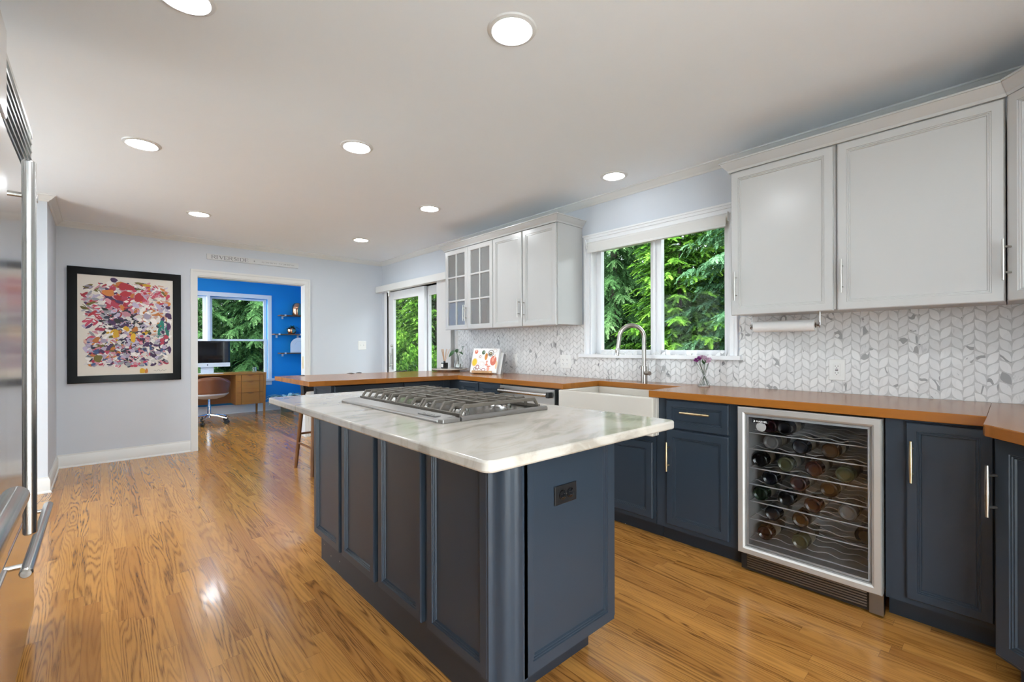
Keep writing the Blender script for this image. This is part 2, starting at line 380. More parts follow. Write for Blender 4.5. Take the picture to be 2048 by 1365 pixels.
# doorway casing
m = MB()
for y0, sgn in ((YB, -1), (YB + .13, 1)):
    for (w, t) in ((.066, .012), (.022, .020)):
        yy = sorted((y0, y0 + sgn * t)); o = .066 - w
        e_ = .001 if t > .015 else 0
        m.box(.764 - e_, .764 + w, *yy, 0, 2.078 - w); m.box(2.068 - w, 2.068 + e_, *yy, 0, 2.078 - w); m.box(.764 - e_, 2.068 + e_, *yy, 2.078 - w, 2.078 + e_)
m.box(.819, .83, YB - .001, YB + .131, 0, 2.0); m.box(2.0, 2.011, YB - .001, YB + .131, 0, 2.0); m.box(.819, 2.011, YB - .001, YB + .131, 2.0, 2.011)
tr = struct(build(m, 'trim_2', M['trim'], smooth=0))
build(MB().box(1.992, 2.001, YB + .04, YB + .075, .90, 1.06), 'latch_plate', M['brass'], tr, smooth=0)

# ------------------------------------------------------------------ kitchen window
def sash(m, x0, x1, ya, yb, za, zb, w):
    m.box(x0, x1, ya, ya + w, za, zb); m.box(x0, x1, yb - w, yb, za, zb); m.box(x0, x1, ya + w, yb - w, za, za + w * .8); m.box(x0, x1, ya + w, yb - w, zb - w, zb)
m = MB()
for (w, t) in ((.05, .014), (.018, .024)):
    e_ = .001 if t > .02 else 0
    m.box(XR - t, XR, 2.42 + .05 - w, 2.47 + e_, 1.117, 2.115 - w * 1.1); m.box(XR - t, XR, 1.205 - e_, 1.205 + w, 1.117, 2.115 - w * 1.1); m.box(XR - t, XR, 1.205 - e_, 2.47 + e_, 2.115 - w * 1.1, 2.115 + e_)
m.box(XR - .03, XR, 1.195, 2.48, 2.115, 2.13)
m.box(XR - .045, XR + .14, 1.18, 2.515, 1.089, 1.117)
m.box(XR + .0005, XR + .1395, 2.405, 2.4195, 1.117, 2.045); m.box(XR + .0005, XR + .1395, 1.2555, 1.27, 1.117, 2.045); m.box(XR + .0005, XR + .1395, 1.2555, 2.4195, 2.045, 2.0595)
wn = struct(build(m, 'window_1', M['win'], smooth=0, bevel=.002))
m = MB(); sash(m, XR + .07, XR + .115, 1.84, 2.405, 1.117, 2.045, .047); sash(m, XR + .05, XR + .095, 1.27, 1.83, 1.117, 2.045, .045); m.box(XR + .03, XR + .12, 1.825, 1.845, 1.117, 2.045)
build(m, 'window_sash', M['win'], wn, smooth=0, bevel=.002)
build(MB().box(XR + .088, XR + .092, 1.885, 2.36, 1.15, 2.0), 'window_pane', M['glass'], wn, smooth=0)
build(MB().box(XR + .070, XR + .074, 1.315, 1.787, 1.15, 2.0), 'window_pane', M['glass'], wn, smooth=0)
build(MB().box(XR + .03, XR + .05, 1.52, 1.58, 1.117, 1.13).box(XR + .03, XR + .05, 2.1, 2.16, 1.117, 1.13), 'window_crank', M['plate'], wn, bevel=.004)
sh = thing('roller_shade', (XR - .01, 1.84, 2.05), 'white roller shade rolled up at the top of the kitchen window', 'window shade')
build(MB().cyl((XR - .012, 1.262, 2.042), .024, 1.165, 'Y', 20), 'roller', M['fabric'], sh)
build(MB().box(XR - .037, XR - .035, 1.27, 2.42, 1.985, 2.045), 'fabric', M['fabric'], sh, smooth=0)
build(MB().box(XR - .043, XR - .029, 1.268, 2.422, 1.972, 1.990), 'hem_bar', M['trim'], sh, bevel=.003)
for a_, b_ in ((1.256, 1.2615), (2.4275, 2.434)): build(MB().box(XR - .04, XR - .001, a_, b_, 2.01, 2.07), 'bracket', M['plate'], sh, bevel=.002)
# ------------------------------------------------------------------ patio door + blind
d1 = struct(build(MB().box(XR - .012, XR + .14, 6.12, 6.185, 0, 2.02).box(XR - .012, XR + .14, 4.395, 4.46, 0, 2.02).box(XR - .012, XR + .14, 4.46, 6.12, 1.985, 2.02).box(XR, XR + .14, 4.46, 6.12, 0, .03), 'door_1', M['win'], smooth=0, bevel=.002))
def dpanel(x0, x1, ya, yb, parts):
    m = MB(); w0, w1 = .155, .155
    m.box(x0, x1, ya, ya + w1, .03, 1.98); m.box(x0, x1, yb - w0, yb, .03, 1.98); m.box(x0, x1, ya + w1, yb - w0, 1.86, 1.98); m.box(x0, x1, ya + w1, yb - w0, .03, .27)
    p = build(m, 'door_panel', M['win'], d1, smooth=0, bevel=.003)
    build(MB().box(x0 + .018, x0 + .022, ya + w1, yb - w0, .27, 1.86), 'glass', M['glass'], p, smooth=0)
    return p
p = dpanel(XR + .02, XR + .06, 5.13, 6.12, 0)
build(MB().tube([(XR - .03, 5.985, .90), (XR - .03, 5.985, 1.10)], .010).cyl((XR - .03, 5.985, .93), .006, .05, 'X').cyl((XR - .03, 5.985, 1.07), .006, .05, 'X').box(XR + .008, XR + .022, 5.965, 6.0, .86, 1.16).ball((XR + .0, 5.985, 1.20), .018), 'door_handle', M['nickel'], p)
dpanel(XR + .075, XR + .115, 4.46, 5.26, 0)
bl = thing('panel_track_blind', (3.05, 5.3, 2.0), 'off-white panel track blind with deep valance over the patio door', 'blind')
build(MB().box(2.99, 3.075, 4.42, 6.268, 1.975, 2.062), 'valance', M['trim'], bl, smooth=0, bevel=.003)
m = MB()
for i in range(5): m.box(3.070 - i * .010, 3.072 - i * .010, 4.40, 4.695 + .010 * (i % 2), .03, 1.98)
build(m, 'fabric_panel', M['panelf'], bl, smooth=0)
build(MB().cyl((3.03, 5.93, 1.90), .012, .075, 'Z', 12).box(3.02, 3.04, 5.90, 5.96, 1.955, 1.978), 'track_stop', M['plate'], bl)
# unseen window added behind the camera to let in daylight, glazed
w3 = struct(build(MB().box(-1.2, 1.2, -1.25, -1.1, 0, .06).box(-1.2, -1.15, -1.22, -1.15, .06, 2.25).box(1.15, 1.2, -1.22, -1.15, .06, 2.25).box(-1.2, 1.2, -1.22, -1.15, 2.2, 2.25).box(.05, .15, -1.22, -1.15, .06, 2.2), 'added_window_rear', M['win'], smooth=0))
build(MB().box(-1.15, .05, -1.19, -1.186, .06, 2.2), 'window_pane', M['glass'], w3, smooth=0); build(MB().box(.15, 1.15, -1.19, -1.186, .06, 2.2), 'window_pane', M['glass'], w3, smooth=0)
w4 = struct(build(MB().box(-1.92, -1.85, 3.3, 3.35, .06, 2.25).box(-1.92, -1.85, 4.65, 4.7, .06, 2.25).box(-1.92, -1.85, 3.98, 4.02, .06, 2.25).box(-1.92, -1.85, 3.3, 4.7, 2.2, 2.25), 'added_window_recess', M['win'], smooth=0))  # unseen window added in the recess wall as daylight fill from the left
build(MB().box(-1.89, -1.886, 3.35, 4.65, .06, 2.2), 'window_pane', M['glass'], w4, smooth=0)
w5 = struct(build(MB().box(-.72, -.65, 6.75, 6.8, .5, 2.25).box(-.72, -.65, 9.0, 9.05, .5, 2.25).box(-.72, -.65, 6.75, 9.05, 2.2, 2.25).box(-.72, -.65, 7.87, 7.93, .5, 2.25), 'added_window_office', M['win'], smooth=0))  # unseen side window added to brighten the office
build(MB().box(-.69, -.686, 6.8, 9.0, .5, 2.2), 'window_pane', M['glass'], w5, smooth=0)
struct(build(MB().box(-8, 9, -12, -1.26, -.30, -.15).box(-12, -1.96, -1.26, 12, -.30, -.15), 'bounce_slab', P('pale_bounce_slab', (.70, .69, .67), .8), smooth=0))  # unseen pale slab added to bounce skylight up onto the ceiling
# ------------------------------------------------------------------ office window
m = MB()
for xa, xb in ((.22, 1.38), (1.42, 2.335)):
    for (za, zb, dy) in ((.60, 1.335, .05), (1.30, 2.085, .09)):
        m.box(xa, xa + .05, YO + dy, YO + dy + .03, za, zb); m.box(xb - .05, xb, YO + dy, YO + dy + .03, za, zb); m.box(xa + .05, xb - .05, YO + dy, YO + dy + .03, za, za + .035); m.box(xa + .05, xb - .05, YO + dy, YO + dy + .03, zb - .035, zb)
for y0, t in ((YO - .018, .018),):
    m.box(2.335, 2.40, y0, YO, .60, 2.085); m.box(.15, 2.40, y0, YO, 2.085, 2.16); m.box(.15, .22, y0, YO, .60, 2.085); m.box(1.378, 1.422, y0, YO + .1, .60, 2.085)
m.box(.12, 2.44, YO - .05, YO + .15, .555, .60); m.box(.15, 2.40, YO - .016, YO, .48, .555)
w2 = struct(build(m, 'window_2', M['win'], smooth=0, bevel=.002))
build(MB().box(.27, 1.33, YO + .10, YO + .104, .62, 2.06), 'window_pane', M['glass'], w2, smooth=0)
build(MB().box(1.47, 2.285, YO + .10, YO + .104, .62, 2.06), 'window_pane', M['glass'], w2, smooth=0)

struct(build(MB().box(3.24, 3.95, -2, 9.55, 2.40, 2.55).box(-2.75, -1.95, -2, 9.55, 2.40, 2.55).box(-2.75, 3.95, -2, -1.25, 2.40, 2.55).box(-2.75, 3.95, 9.55, 10.1, 2.40, 2.55), 'sky_block_eaves', M['trim'], smooth=0))  # unseen eaves added to keep high skylight off the windows
# ------------------------------------------------------------------ recessed lights
def make_light():
    r = thing('recessed_light', (0, 0, H), '', 'ceiling light', 'recessed ceiling lights')
    build(MB().lathe([(.074, H - .006), (.080, H - .009), (.094, H - .005), (.098, H)], 32, cap=False), 'trim_ring', M['trim'], r)
    build(MB().lathe([(.0748, H - .0055), (.0748, H - .0005)], 32), 'lens', M['lens'], r, smooth=0)
    return r
L0 = None
for x, y, lab in [(.225, 1.975, 'recessed ceiling light nearest the refrigerator, cut by the top of the picture'),
                  (1.205, 1.322, 'recessed ceiling light above the near end of the island'),
                  (.193, 3.577, 'recessed ceiling light in the left row, past the refrigerator'),
                  (1.187, 2.74, 'recessed ceiling light above the far end of the island'),
                  (2.787, 1.954, 'recessed ceiling light above the sink window'),
                  (.687, 5.094, 'recessed ceiling light in front of the abstract painting'),
                  (2.20, 3.521, 'recessed ceiling light in front of the glass-door wall cabinet'),
                  (2.25, 5.082, 'recessed ceiling light beside the patio door')]:
    if L0 is None: L0 = make_light(); o = L0; o.location = (x, y, H)
    else: o = dup(L0); o.location = (x, y, H)
    o['label'] = lab
    if 'sink' in lab:
        for q in o.children:
            if q.name.startswith('lens'): q.data = q.data.copy(); q.data.materials[0] = M['lens_dim']
for x, y, lab in [(2.2, 7.6, 'second unseen ceiling light added to brighten the blue office'), (1.2, -.25, 'unseen ceiling light added behind the camera to brighten the room'), (1.2, 7.85, 'unseen ceiling light added to brighten the blue office')]:  # extra unseen lamps, added to brighten the office and near room
    o = dup(L0); o.location = (x, y, H); o['label'] = lab

# ------------------------------------------------------------------ cabinet parts
RW = -PI / 2          # front faces -X ; local x runs towards -Y
def door_prof(t, fw): return [(0, 0), (0, -t + .004), (.004, -t), (fw, -t), (fw + .0015, -t + .004), (fw + .006, -t + .0035), (fw + .0075, -t + .0075), (fw + .012, -t + .007), (fw + .0145, -t + .013)]
def pull(m, x, z, L, vert, y, r=.0058, so=.030):
    s = L * .31
    if vert:
        m.tube([(x, y - so, z - L / 2), (x, y - so, z - L * .25), (x, y - so, z), (x, y - so, z + L * .25), (x, y - so, z + L / 2)], [r * .85, r, r * 1.12, r, r * .85], 12)
        for d in (-s, s): m.cyl((x, y - so, z + d), r * .8, so, 'Y', 10)
    else:
        m.tube([(x - L / 2, y - so, z), (x - L * .25, y - so, z), (x, y - so, z), (x + L * .25, y - so, z), (x + L / 2, y - so, z)], [r * .85, r, r * 1.12, r, r * .85], 12)
        for d in (-s, s): m.cyl((x + d, y - so, z), r * .8, so, 'Y', 10)
    return m
def door(root, T, x0, x1, z0, z1, mat, t=.020, fw=.040, name='door', pl=None, pm=None, r=.0058, lab=None):
    d = build(MB(T).rings(x0, x1, z0, z1, door_prof(t, fw)), name, mat, root, smooth=25)
    if pl:
        h = build(pull(MB(T), pl[0], pl[1], pl[2], pl[3], -t, r), 'handle', pm, d); h['label'] = lab or 'bar pull'
    return d
XC = 2.465; XD = 2.505     # counter front, carcass front
# ---- island
isl = thing('kitchen_island', (1.2, 1.8, 0), 'navy panelled kitchen island under the marble top', 'kitchen island')
m = MB(); m.prism([(.972, 1.04), (1.470, 1.04), (1.470, 2.62), (.91, 2.62), (.91, 1.10)], .138, .8835)
build(m, 'carcass', M['navy'], isl, smooth=0)
m = MB(); m.prism([(.916, 1.13), (1.43, 1.13), (1.43, 2.60), (.916, 2.60)], 0, .138)
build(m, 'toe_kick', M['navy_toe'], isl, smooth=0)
# fluted chamfer post on the near corner
c0, c1 = Vector((.89, 1.092)), Vector((.968, 1.02)); dv = (c1 - c0); nn = Vector((-dv.y, dv.x)).normalized(); nn = nn if nn.x < 0 else -nn
poly = [(.91, 1.13), (.89, 1.13), tuple(c0)]
for i in range(1, 12):
    u = i / 12; k = .010 * math.sin(PI * ((u - .25) / .5)) if .25 < u < .75 else -.004 * math.sin(PI * (u / .25 if u <= .25 else (1 - u) / .25))
    q = c0 + dv * u + nn * k; poly.append((q.x, q.y))
poly += [tuple(c1), (.99, 1.02), (.99, 1.05)]
build(MB().prism(poly, .138, .8835), 'corner_post', M['navy'], isl, smooth=40)
for ya, yb in ((2.639, 2.281), (2.248, 1.889), (1.848, 1.494), (1.452, 1.098)):
    door(isl, at(.91, (ya + yb) / 2, 0, RW), -(ya - yb) / 2, (ya - yb) / 2, .142, .872, M['navy'], t=.021, fw=.036)
ep = build(MB(at(0, 1.04)).rings(.972, 1.452, .140, .8835, door_prof(.020, .042)), 'end_panel', M['navy'], isl, smooth=25)
m = MB(at(1.18, 1.0308)); m.box(-.056, .056, -.005, 0, .646, .710)
op = build(m, 'outlet', M['blackp'], isl, smooth=0, bevel=.002); op['label'] = 'black double outlet'
m = MB(at(1.18, 1.0308))
for dx in (-.020, .020): m.lathe([(.0165, -.005), (.0165, -.009), (.014, -.0095)], 20, (dx, 0, .678), 'Y')
rc = build(m, 'receptacle', M['blackg'], op)
m = MB(at(1.18, 1.0308))
for dx in (-.020, .020):
    m.box(dx - .008, dx - .003, -.0100, -.0094, .681, .6825).box(dx + .003, dx + .009, -.0100, -.0094, .681, .6825).box(dx - .006, dx + .006, -.0100, -.0094, .670, .6715)
m.cyl((0, -.0065, .678), .0025, .002, 'Y', 10)
build(m, 'slot', M['nickel'], op, smooth=0)
for ya, yb in ((1.045, 1.56), (1.565, 2.08), (2.085, 2.60)):
    door(isl, at(1.470, (ya + yb) / 2, 0, PI / 2), -(yb - ya) / 2, (yb - ya) / 2, .132, .872, M['navy'], t=.021)
m = MB()
def rrect(x0, x1, y0, y1, r, n=5):
    p = []
    for cx, cy, a in ((x1 - r, y0 + r, -PI / 2), (x1 - r, y1 - r, 0), (x0 + r, y1 - r, PI / 2), (x0 + r, y0 + r, PI)):
        p += [(cx + r * math.cos(a + PI / 2 * i / n), cy + r * math.sin(a + PI / 2 * i / n)) for i in range(n + 1)]
    return p
tag(build(MB().prism(rrect(.660, 1.540, .812, 2.665, .028), .884, .914), 'marble_countertop', M['marble'], loc=(1.1, 1.74, .884), smooth=40, bevel=.006), 'white veined marble countertop on the navy island', 'countertop')
# ---- cooktop
ck = thing('gas_cooktop', (1.15, 1.76, .914), 'stainless gas cooktop with cast iron grates set in the marble island top', 'cooktop')
build(MB().box(.955, 1.385, 1.335, 2.185, .914, .922), 'burner_tray', M['steel_y'], ck, smooth=0, bevel=.002)
m = MB().slabwall([(0, 0), (1, 0), (1, 1), (0, 1)], 0, 0) if False else MB()
m.add([(.872, 1.352, .914), (.872, 2.20, .914), (.872, 2.20, .921), (.872, 1.352, .921), (.880, 1.352, .926), (.880, 2.20, .926), (.950, 1.352, .931), (.950, 2.20, .931), (.958, 1.352, .914), (.958, 2.20, .914)],
      [(0, 3, 2, 1), (3, 4, 5, 2), (4, 6, 7, 5), (6, 8, 9, 7), (8, 0, 1, 9), (0, 8, 6, 4, 3), (1, 2, 5, 7, 9)])
build(m, 'front_ledge', M['steel_m'], ck, smooth=0, bevel=.002)
build(MB().box(.874, .948, 1.318, 1.3505, .914, .9285), 'end_cap', M['steel_m'], ck, smooth=0, bevel=.003)
m = MB().tube([(.955, 1.328, .921), (1.398, 1.328, .921)], .0105, 14).tube([(1.388, 1.328, .921), (1.388, 2.192, .921)], .0105, 14).tube([(.955, 2.192, .921), (1.398, 2.192, .921)], .0105, 14)
build(m, 'side_rail', M['steel_m'], ck)
bd = build(MB().box(.892, .916, 1.395, 1.515, .9275, .9310), 'badge', M['steel_dk'], ck, smooth=0)
m = MB()
for i, (a, b) in enumerate(((1.415, 1.425), (1.432, 1.442), (1.45, 1.46), (1.468, 1.478), (1.486, 1.496))): m.box(.900, .908, a, b, .9310, .9316)
build(m, 'lettering', M['steel'], bd, smooth=0)
gw = .281
for k in range(3):
    y0 = 1.342 + k * (gw + .003); y1 = y0 + gw; m = MB()
    zt = .968
    m.box(.962, .974, y0, y1, .925, .938); m.box(1.366, 1.378, y0, y1, .925, .938)
    n = 5
    for j in range(n):
        y = y0 + .009 + (gw - .018) * j / (n - 1); h = .0055
        xa = [(.962, .934), (.972, .934), (.994, zt - .011)]
        for s, xs in ((1, .962), (-1, 1.378)):
            m.slabwall([(xs, .930), (xs + s * .026, zt), (xs + s * .036, zt), (xs + s * .036, zt - .013), (xs + s * .030, zt - .013), (xs + s * .011, .930)][::s], y - h, y + h)
        if j in (0, n - 1): m.box(.996, 1.344, y - h, y + h, zt - .013, zt)
        else:
            for a, b in ((.996, 1.040), (1.085, 1.150), (1.190, 1.255), (1.300, 1.344)):
                m.box(a, b, y - h, y + h, zt - .013, zt)
            if j == 2: m.box(1.040, 1.085, y - h * .9, y + h * .9, zt - .013, zt) if k == 1 else None
    for xc in (1.085, 1.170, 1.255): m.box(xc - .006, xc + .006, y0 + .009, y1 - .009, zt - .013, zt)
    for xc in (1.04, 1.30): m.box(xc - .005, xc + .005, y0 + .075, y1 - .075, zt - .013, zt)
    for y in (y0 + .012, y1 - .012):
        for x in (.968, 1.372): m.box(x - .006, x + .006, y - .006, y + .006, .922, .932)
    build(m, 'grate', M['iron'], ck, smooth=0, bevel=.0015)
for k in range(3):
    for x in (1.065, 1.275):
        y = 1.342 + k * (gw + .003) + gw / 2; rr = .034 if (x < 1.1) == (k != 1) else .044
        b = build(MB().lathe([(rr * 1.15, .922), (rr * 1.1, .930), (rr * .95, .936), (rr * .9, .937)], 28, (x, y, 0)), 'burner', M['steel'], ck)
        build(MB().lathe([(rr * .82, .9372), (rr * .9, .940), (rr * .9, .946), (rr * .75, .949)], 28, (x, y, 0)), 'burner_cap', M['iron'], b)
# ---- wooden countertop (one continuous worktop, three legs)
m = MB()
m.m = 0
m.prism([(XC, .064), (3.09, .064), (3.09, 1.483), (XC, 1.483)], .874, .914)
m.prism([(2.88, 1.483), (3.09, 1.483), (3.09, 2.17), (2.88, 2.17)], .874, .914)
m.prism([(XC, 2.17), (3.09, 2.17), (3.09, 3.505), (2.49, 3.505)], .874, .914)
m.m = 1
m.prism([(1.20, 3.664), (2.49, 3.505), (3.09, 3.505), (3.09, 4.385), (1.20, 4.60)], .874, .914)
m.prism([(XC, .064), (2.225, .066), (2.205, .062), (2.192, .052), (2.07, -.028), (1.75, -.26), (1.75, -1.09), (3.09, -1.09), (3.09, .064)], .874, .914)
tag(build(m, 'wooden_countertop', [M['wood_y'], M['wood_x']], loc=(2.7, 2, .874), smooth=0, bevel=.003), 'long brown butcher block countertop running under the window and out along the peninsula', 'countertop')
# ---- base cabinets on the window wall
def base(name, ya, yb, label, top=.874, toe=True, mat='navy', xd=XD, body=None):
    r = thing(name, ((xd + 3.1) / 2, (ya + yb) / 2, 0), label, 'base cabinet')
    build(body or MB().box(xd, 3.095, ya + .001, yb - .001, .10, top), 'carcass', M[mat], r, smooth=0)
    if toe: build(MB().box(2.585, 3.05, ya + .001, yb - .001, 0, .10), 'toe_kick', M['navy_toe'], r, smooth=0)
    return r
T = lambda y: at(XD, y, 0, RW)
b = base('base_cabinet', .042, .368, 'narrow navy base cabinet with one tall door, right of the wine fridge')
door(b, T(.172), -.126, .126, .128, .862, M['navy'], fw=.034, pl=(-.107, .703, .170, True), pm=M['brass'], r=.0062, lab='brass bar pull')
b = base('drawer_cabinet', .972, 1.452, 'navy base cabinet with drawer over door, between sink and wine fridge')
door(b, T(1.2), -.180, .180, .700, .864, M['navy'], fw=.034, name='drawer', pl=(.005, .800, .170, False), pm=M['brass'], r=.0062, lab='brass bar pull')
door(b, T(1.2), -.180, .180, .130, .690, M['navy'], pl=(-.162, .533, .170, True), pm=M['brass'], r=.0062, lab='brass bar pull')
b = base('sink_cabinet', 1.454, 2.19, 'navy sink base cabinet with two doors below the white apron sink', top=.636)
for c in (1.645, 2.0): door(b, T(c), -.172, .172, .130, .595, M['navy'])
build(MB().box(XD - .001, XD + .02, 2.19, 2.255, .10, .873), 'filler', M['navy'], b, smooth=0)
b = base('corner_base_cabinet', 2.89, 3.72, 'navy corner base cabinet with two narrow doors, beyond the dishwasher')
for c in (3.035, 3.335): door(b, T(c), -.142, .142, .13, .862, M['navy'])
# diagonal corner cabinet
A, Bp = Vector((2.315, .040)), Vector((1.98, -.295)); TD = at(A.x, A.y, 0, -3 * PI / 4); DL = (Bp - A).length
b = thing('diagonal_corner_cabinet', (2.6, -.4, 0), 'navy diagonal base cabinet at the right edge with silver bar pull', 'base cabinet')
build(MB().prism([tuple(A), tuple(Bp), (1.98, -1.09), (3.09, -1.09), (3.09, .040)], .10, .874), 'carcass', M['navy'], b, smooth=0)
build(MB().prism([(2.36, -.02), (2.05, -.33), (2.05, -1.09), (3.09, -1.09), (3.09, -.02)], 0, .10), 'toe_kick', M['navy_toe'], b, smooth=0)
door(b, TD, .022, DL - .02, .118, .860, M['navy'], t=.022, fw=.045, pl=(.026, .678, .178, True), pm=M['nickel'], r=.0066, lab='brushed nickel bar pull')
# ---- peninsula cabinet
pn = thing('peninsula_cabinet', (1.95, 3.98, 0), 'navy peninsula cabinet with panelled end facing the room, under the bar top', 'base cabinet')
PT = Matrix.Translation((1.41, 3.735, 0)) @ rot(-.07)
build(MB(PT).box(0, 1.12, 0, .50, .10, .874), 'carcass', M['navy'], pn, smooth=0)
build(MB(PT).box(.05, 1.12, .05, .45, 0, .10), 'toe_kick', M['navy_toe'], pn, smooth=0)
door(pn, PT, .01, .60, .13, .862, M['navy']); door(pn, PT, .62, 1.02, .13, .862, M['navy'])
build(MB(PT @ rot(RW)).rings(-.50, 0, .10, .872, door_prof(.018, .05)), 'end_panel', M['navy'], pn, smooth=25)
# ---- sink
m = MB().box(2.437, 2.475, 1.438, 2.190, .640, .8725).box(2.475, 2.90, 1.438, 1.463, .640, .8725).box(2.475, 2.90, 2.165, 2.190, .640, .8725).box(2.875, 2.90, 1.463, 2.165, .640, .8725).box(2.475, 2.875, 1.463, 2.165, .640, .662)
sk = thing('apron_sink', (2.67, 1.81, .636), 'white apron front farmhouse sink below the window', 'sink')
build(m, 'basin', M['porc'], sk, smooth=0, bevel=.008)
build(MB().lathe([(.045, .662), (.045, .665), (.03, .664)], 24, (2.68, 1.81, 0)), 'drain', M['chrome'], sk)
# ---- faucet
fc = thing('faucet', (2.985, 1.83, .914), 'tall brushed nickel gooseneck faucet behind the white sink', 'faucet')
fx, fy = 2.985, 1.832
build(MB().lathe([(.026, .914), (.026, .917), (.0235, .919), (.0235, 1.035), (.021, 1.038)], 24, (fx, fy, 0)), 'body', M['nickel'], fc)
pts = [(fx, fy, 1.03), (fx, fy, 1.10), (fx, fy, 1.18), (fx, fy, 1.245)]
R = .094; dx, dy = -.80, .60
for i in range(1, 15):
    a = PI * i / 14; pts.append((fx + dx * (R - R * math.cos(a)), fy + dy * (R - R * math.cos(a)), 1.245 + R * .98 * math.sin(a)))
pts += [(fx + dx * (2 * R + .006), fy + dy * (2 * R + .006), 1.20), (fx + dx * (2 * R + .012), fy + dy * (2 * R + .012), 1.165)]
build(MB().tube(pts, .0155, 16), 'spout', M['nickel'], fc)
e = Vector((fx + dx * (2 * R + .012), fy + dy * (2 * R + .012), 1.165)); e2 = e + Vector((dx * .008, dy * .008, -.05))
build(MB().tube([e, e + (e2 - e) * .2, e2], [.0165, .0185, .0175], 16), 'spray_head', M['chrome'], fc)
build(MB().tube([(fx, fy, .985), (fx - .03, fy - .055, .985), (fx - .036, fy - .066, .985)], .0155, 16).tube([(fx - .030, fy - .055, .995), (fx - .020, fy - .045, 1.062)], [.004, .0032], 8).ball((fx - .020, fy - .045, 1.063), .005), 'lever', M['nickel'], fc)
# ---- dishwasher
dw = thing('dishwasher', (2.75, 2.575, 0), 'stainless steel dishwasher with towel bar handle left of the sink', 'dishwasher')
build(MB().box(XD + .01, 3.08, 2.262, 2.885, .10, .868), 'tub', M['blackp'], dw, smooth=0)
build(MB().box(2.478, XD + .01, 2.264, 2.882, .12, .862), 'door', M['steel_m'], dw, smooth=0, bevel=.003)
h = build(MB().tube([(2.430, 2.30, .822), (2.430, 2.846, .822)], .013, 16), 'handle', M['steel_y'], dw)
for a_ in (2.288, 2.828): build(MB().box(2.436, 2.48, a_, a_ + .03, .800, .842), 'bracket', M['blackp'], h, bevel=.004)
build(MB().box(2.58, 2.62, 2.264, 2.882, 0, .10), 'toe_panel', M['blackp'], dw, smooth=0)
# ---- wine fridge
wf = thing('wine_fridge', (2.78, .67, 0), 'stainless framed glass door wine fridge under the wooden counter', 'wine fridge')
ya, yb = .373, .963
m = MB().box(2.51, 3.06, ya + .004, ya + .02, .10, .862).box(2.51, 3.06, yb - .02, yb - .004, .10, .862).box(2.51, 3.06, ya + .02, yb - .02, .10, .125).box(2.51, 3.06, ya + .02, yb - .02, .84, .862).box(3.03, 3.06, ya + .02, yb - .02, .125, .84)
build(m, 'cabinet', M['grey_in'], wf, smooth=0)
m = MB(at(2.505, (ya + yb) / 2, 0, RW)); hw = (yb - ya) / 2
m.rings(-hw, hw, .112, .866, [(0, 0), (0, -.042), (.004, -.046), (.026, -.046), (.034, -.040), (.038, -.030), (.038, 0)], close=False)
dr = build(m, 'door', M['frame_s'], wf, smooth=0)
build(MB().box(2.474, 2.478, ya + .036, yb - .036, .148, .830), 'glass', M['fridgeglass'], dr, smooth=0)
build(MB(at(2.505, (ya + yb) / 2, 0, RW)).rings(-hw + .036, hw - .036, .148, .830, [(0, -.03), (0, -.022), (.014, -.022), (.014, -.03)], close=False), 'gasket', M['grey_in'], dr, smooth=0)
m = MB().box(2.51, 2.53, ya, yb, .012, .105)
gr = build(m, 'grille', M['blackp'], wf, smooth=0)
m = MB()
for i in range(6): m.box(2.506, 2.511, ya + .06, yb - .03, .026 + i * .012, .032 + i * .012)
m.box(2.495, 2.53, ya, ya + .05, .012, .108)
build(m, 'louvre', M['steel_dk'], gr, smooth=0)
for y in (ya + .03, yb - .03):
    for x in (2.56, 3.0): build(MB().cyl((x, y, 0), .015, .10, 'Z', 10), 'foot', M['blackp'], wf)
SH = [.158, .268, .360, .451, .537, .637, .722]
for z in SH:
    m = MB(); ya2, yb2 = ya + .022, yb - .022
    m.tube([(2.555, ya2, z), (2.555, yb2, z)], .0032, 6)
    for q in range(1, 6):
        x = 2.555 + q * .085; m.tube([(x, ya2 + (yb2 - ya2) * i / 30, z + .006 * math.cos(2 * PI * i / 30 * 5)) for i in range(31)], .0022, 5)
    for y in (ya2 + .004, yb2 - .004): m.tube([(2.555, y, z), (3.01, y, z)], .0028, 6)
    build(m, 'wire_shelf', M['wire'], wf)
lg = build(MB(at(2.4735, 0, 0, RW)).box(-.895, -.818, -.0015, 0, .789, .808), 'badge', M['blackg'], dr, smooth=0)
def text_mesh(name, s, size, mat, parent, T, depth=.0006, fit=None):
    cu = bpy.data.curves.new('t', 'FONT'); cu.body = s; cu.size = size; cu.extrude = depth; cu.resolution_u = 3
    to = bpy.data.objects.new('t', cu); COL.objects.link(to); dg = bpy.context.evaluated_depsgraph_get(); dg.update()
    me = bpy.data.meshes.new_from_object(to.evaluated_get(dg)); bpy.data.objects.remove(to)
    xs = [v.co.x for v in me.vertices]; k = fit / (max(xs) - min(xs)) if fit else 1
    off = origin(parent)
    for v in me.vertices: v.co = (T @ Vector(((v.co.x - min(xs)) * k, -v.co.z, v.co.y))) - off
    me.name = name; me.materials.clear(); me.materials.append(mat); o = bpy.data.objects.new(name, me); COL.objects.link(o); o.parent = parent
    return o
text_mesh('lettering', 'MARVEL', .013, M['paper'], lg, at(2.4718, 0, 0, RW) @ Matrix.Translation((-.876, 0, .7935)), fit=.052)
build(MB(at(2.4718, 0, 0, RW)).slabwall([(-.890, .792), (-.884, .792), (-.881, .797), (-.884, .804), (-.889, .804), (-.885, .799)], -.0004, 0), 'emblem', M['paper'], lg, smooth=0)
build(MB().lathe([(.0235, 2.4735), (.0235, 2.4725), (.021, 2.472)], 28, (0, .853, .772), 'X'), 'sticker', P('silver_sticker', (.34, .34, .335), .4), dr)
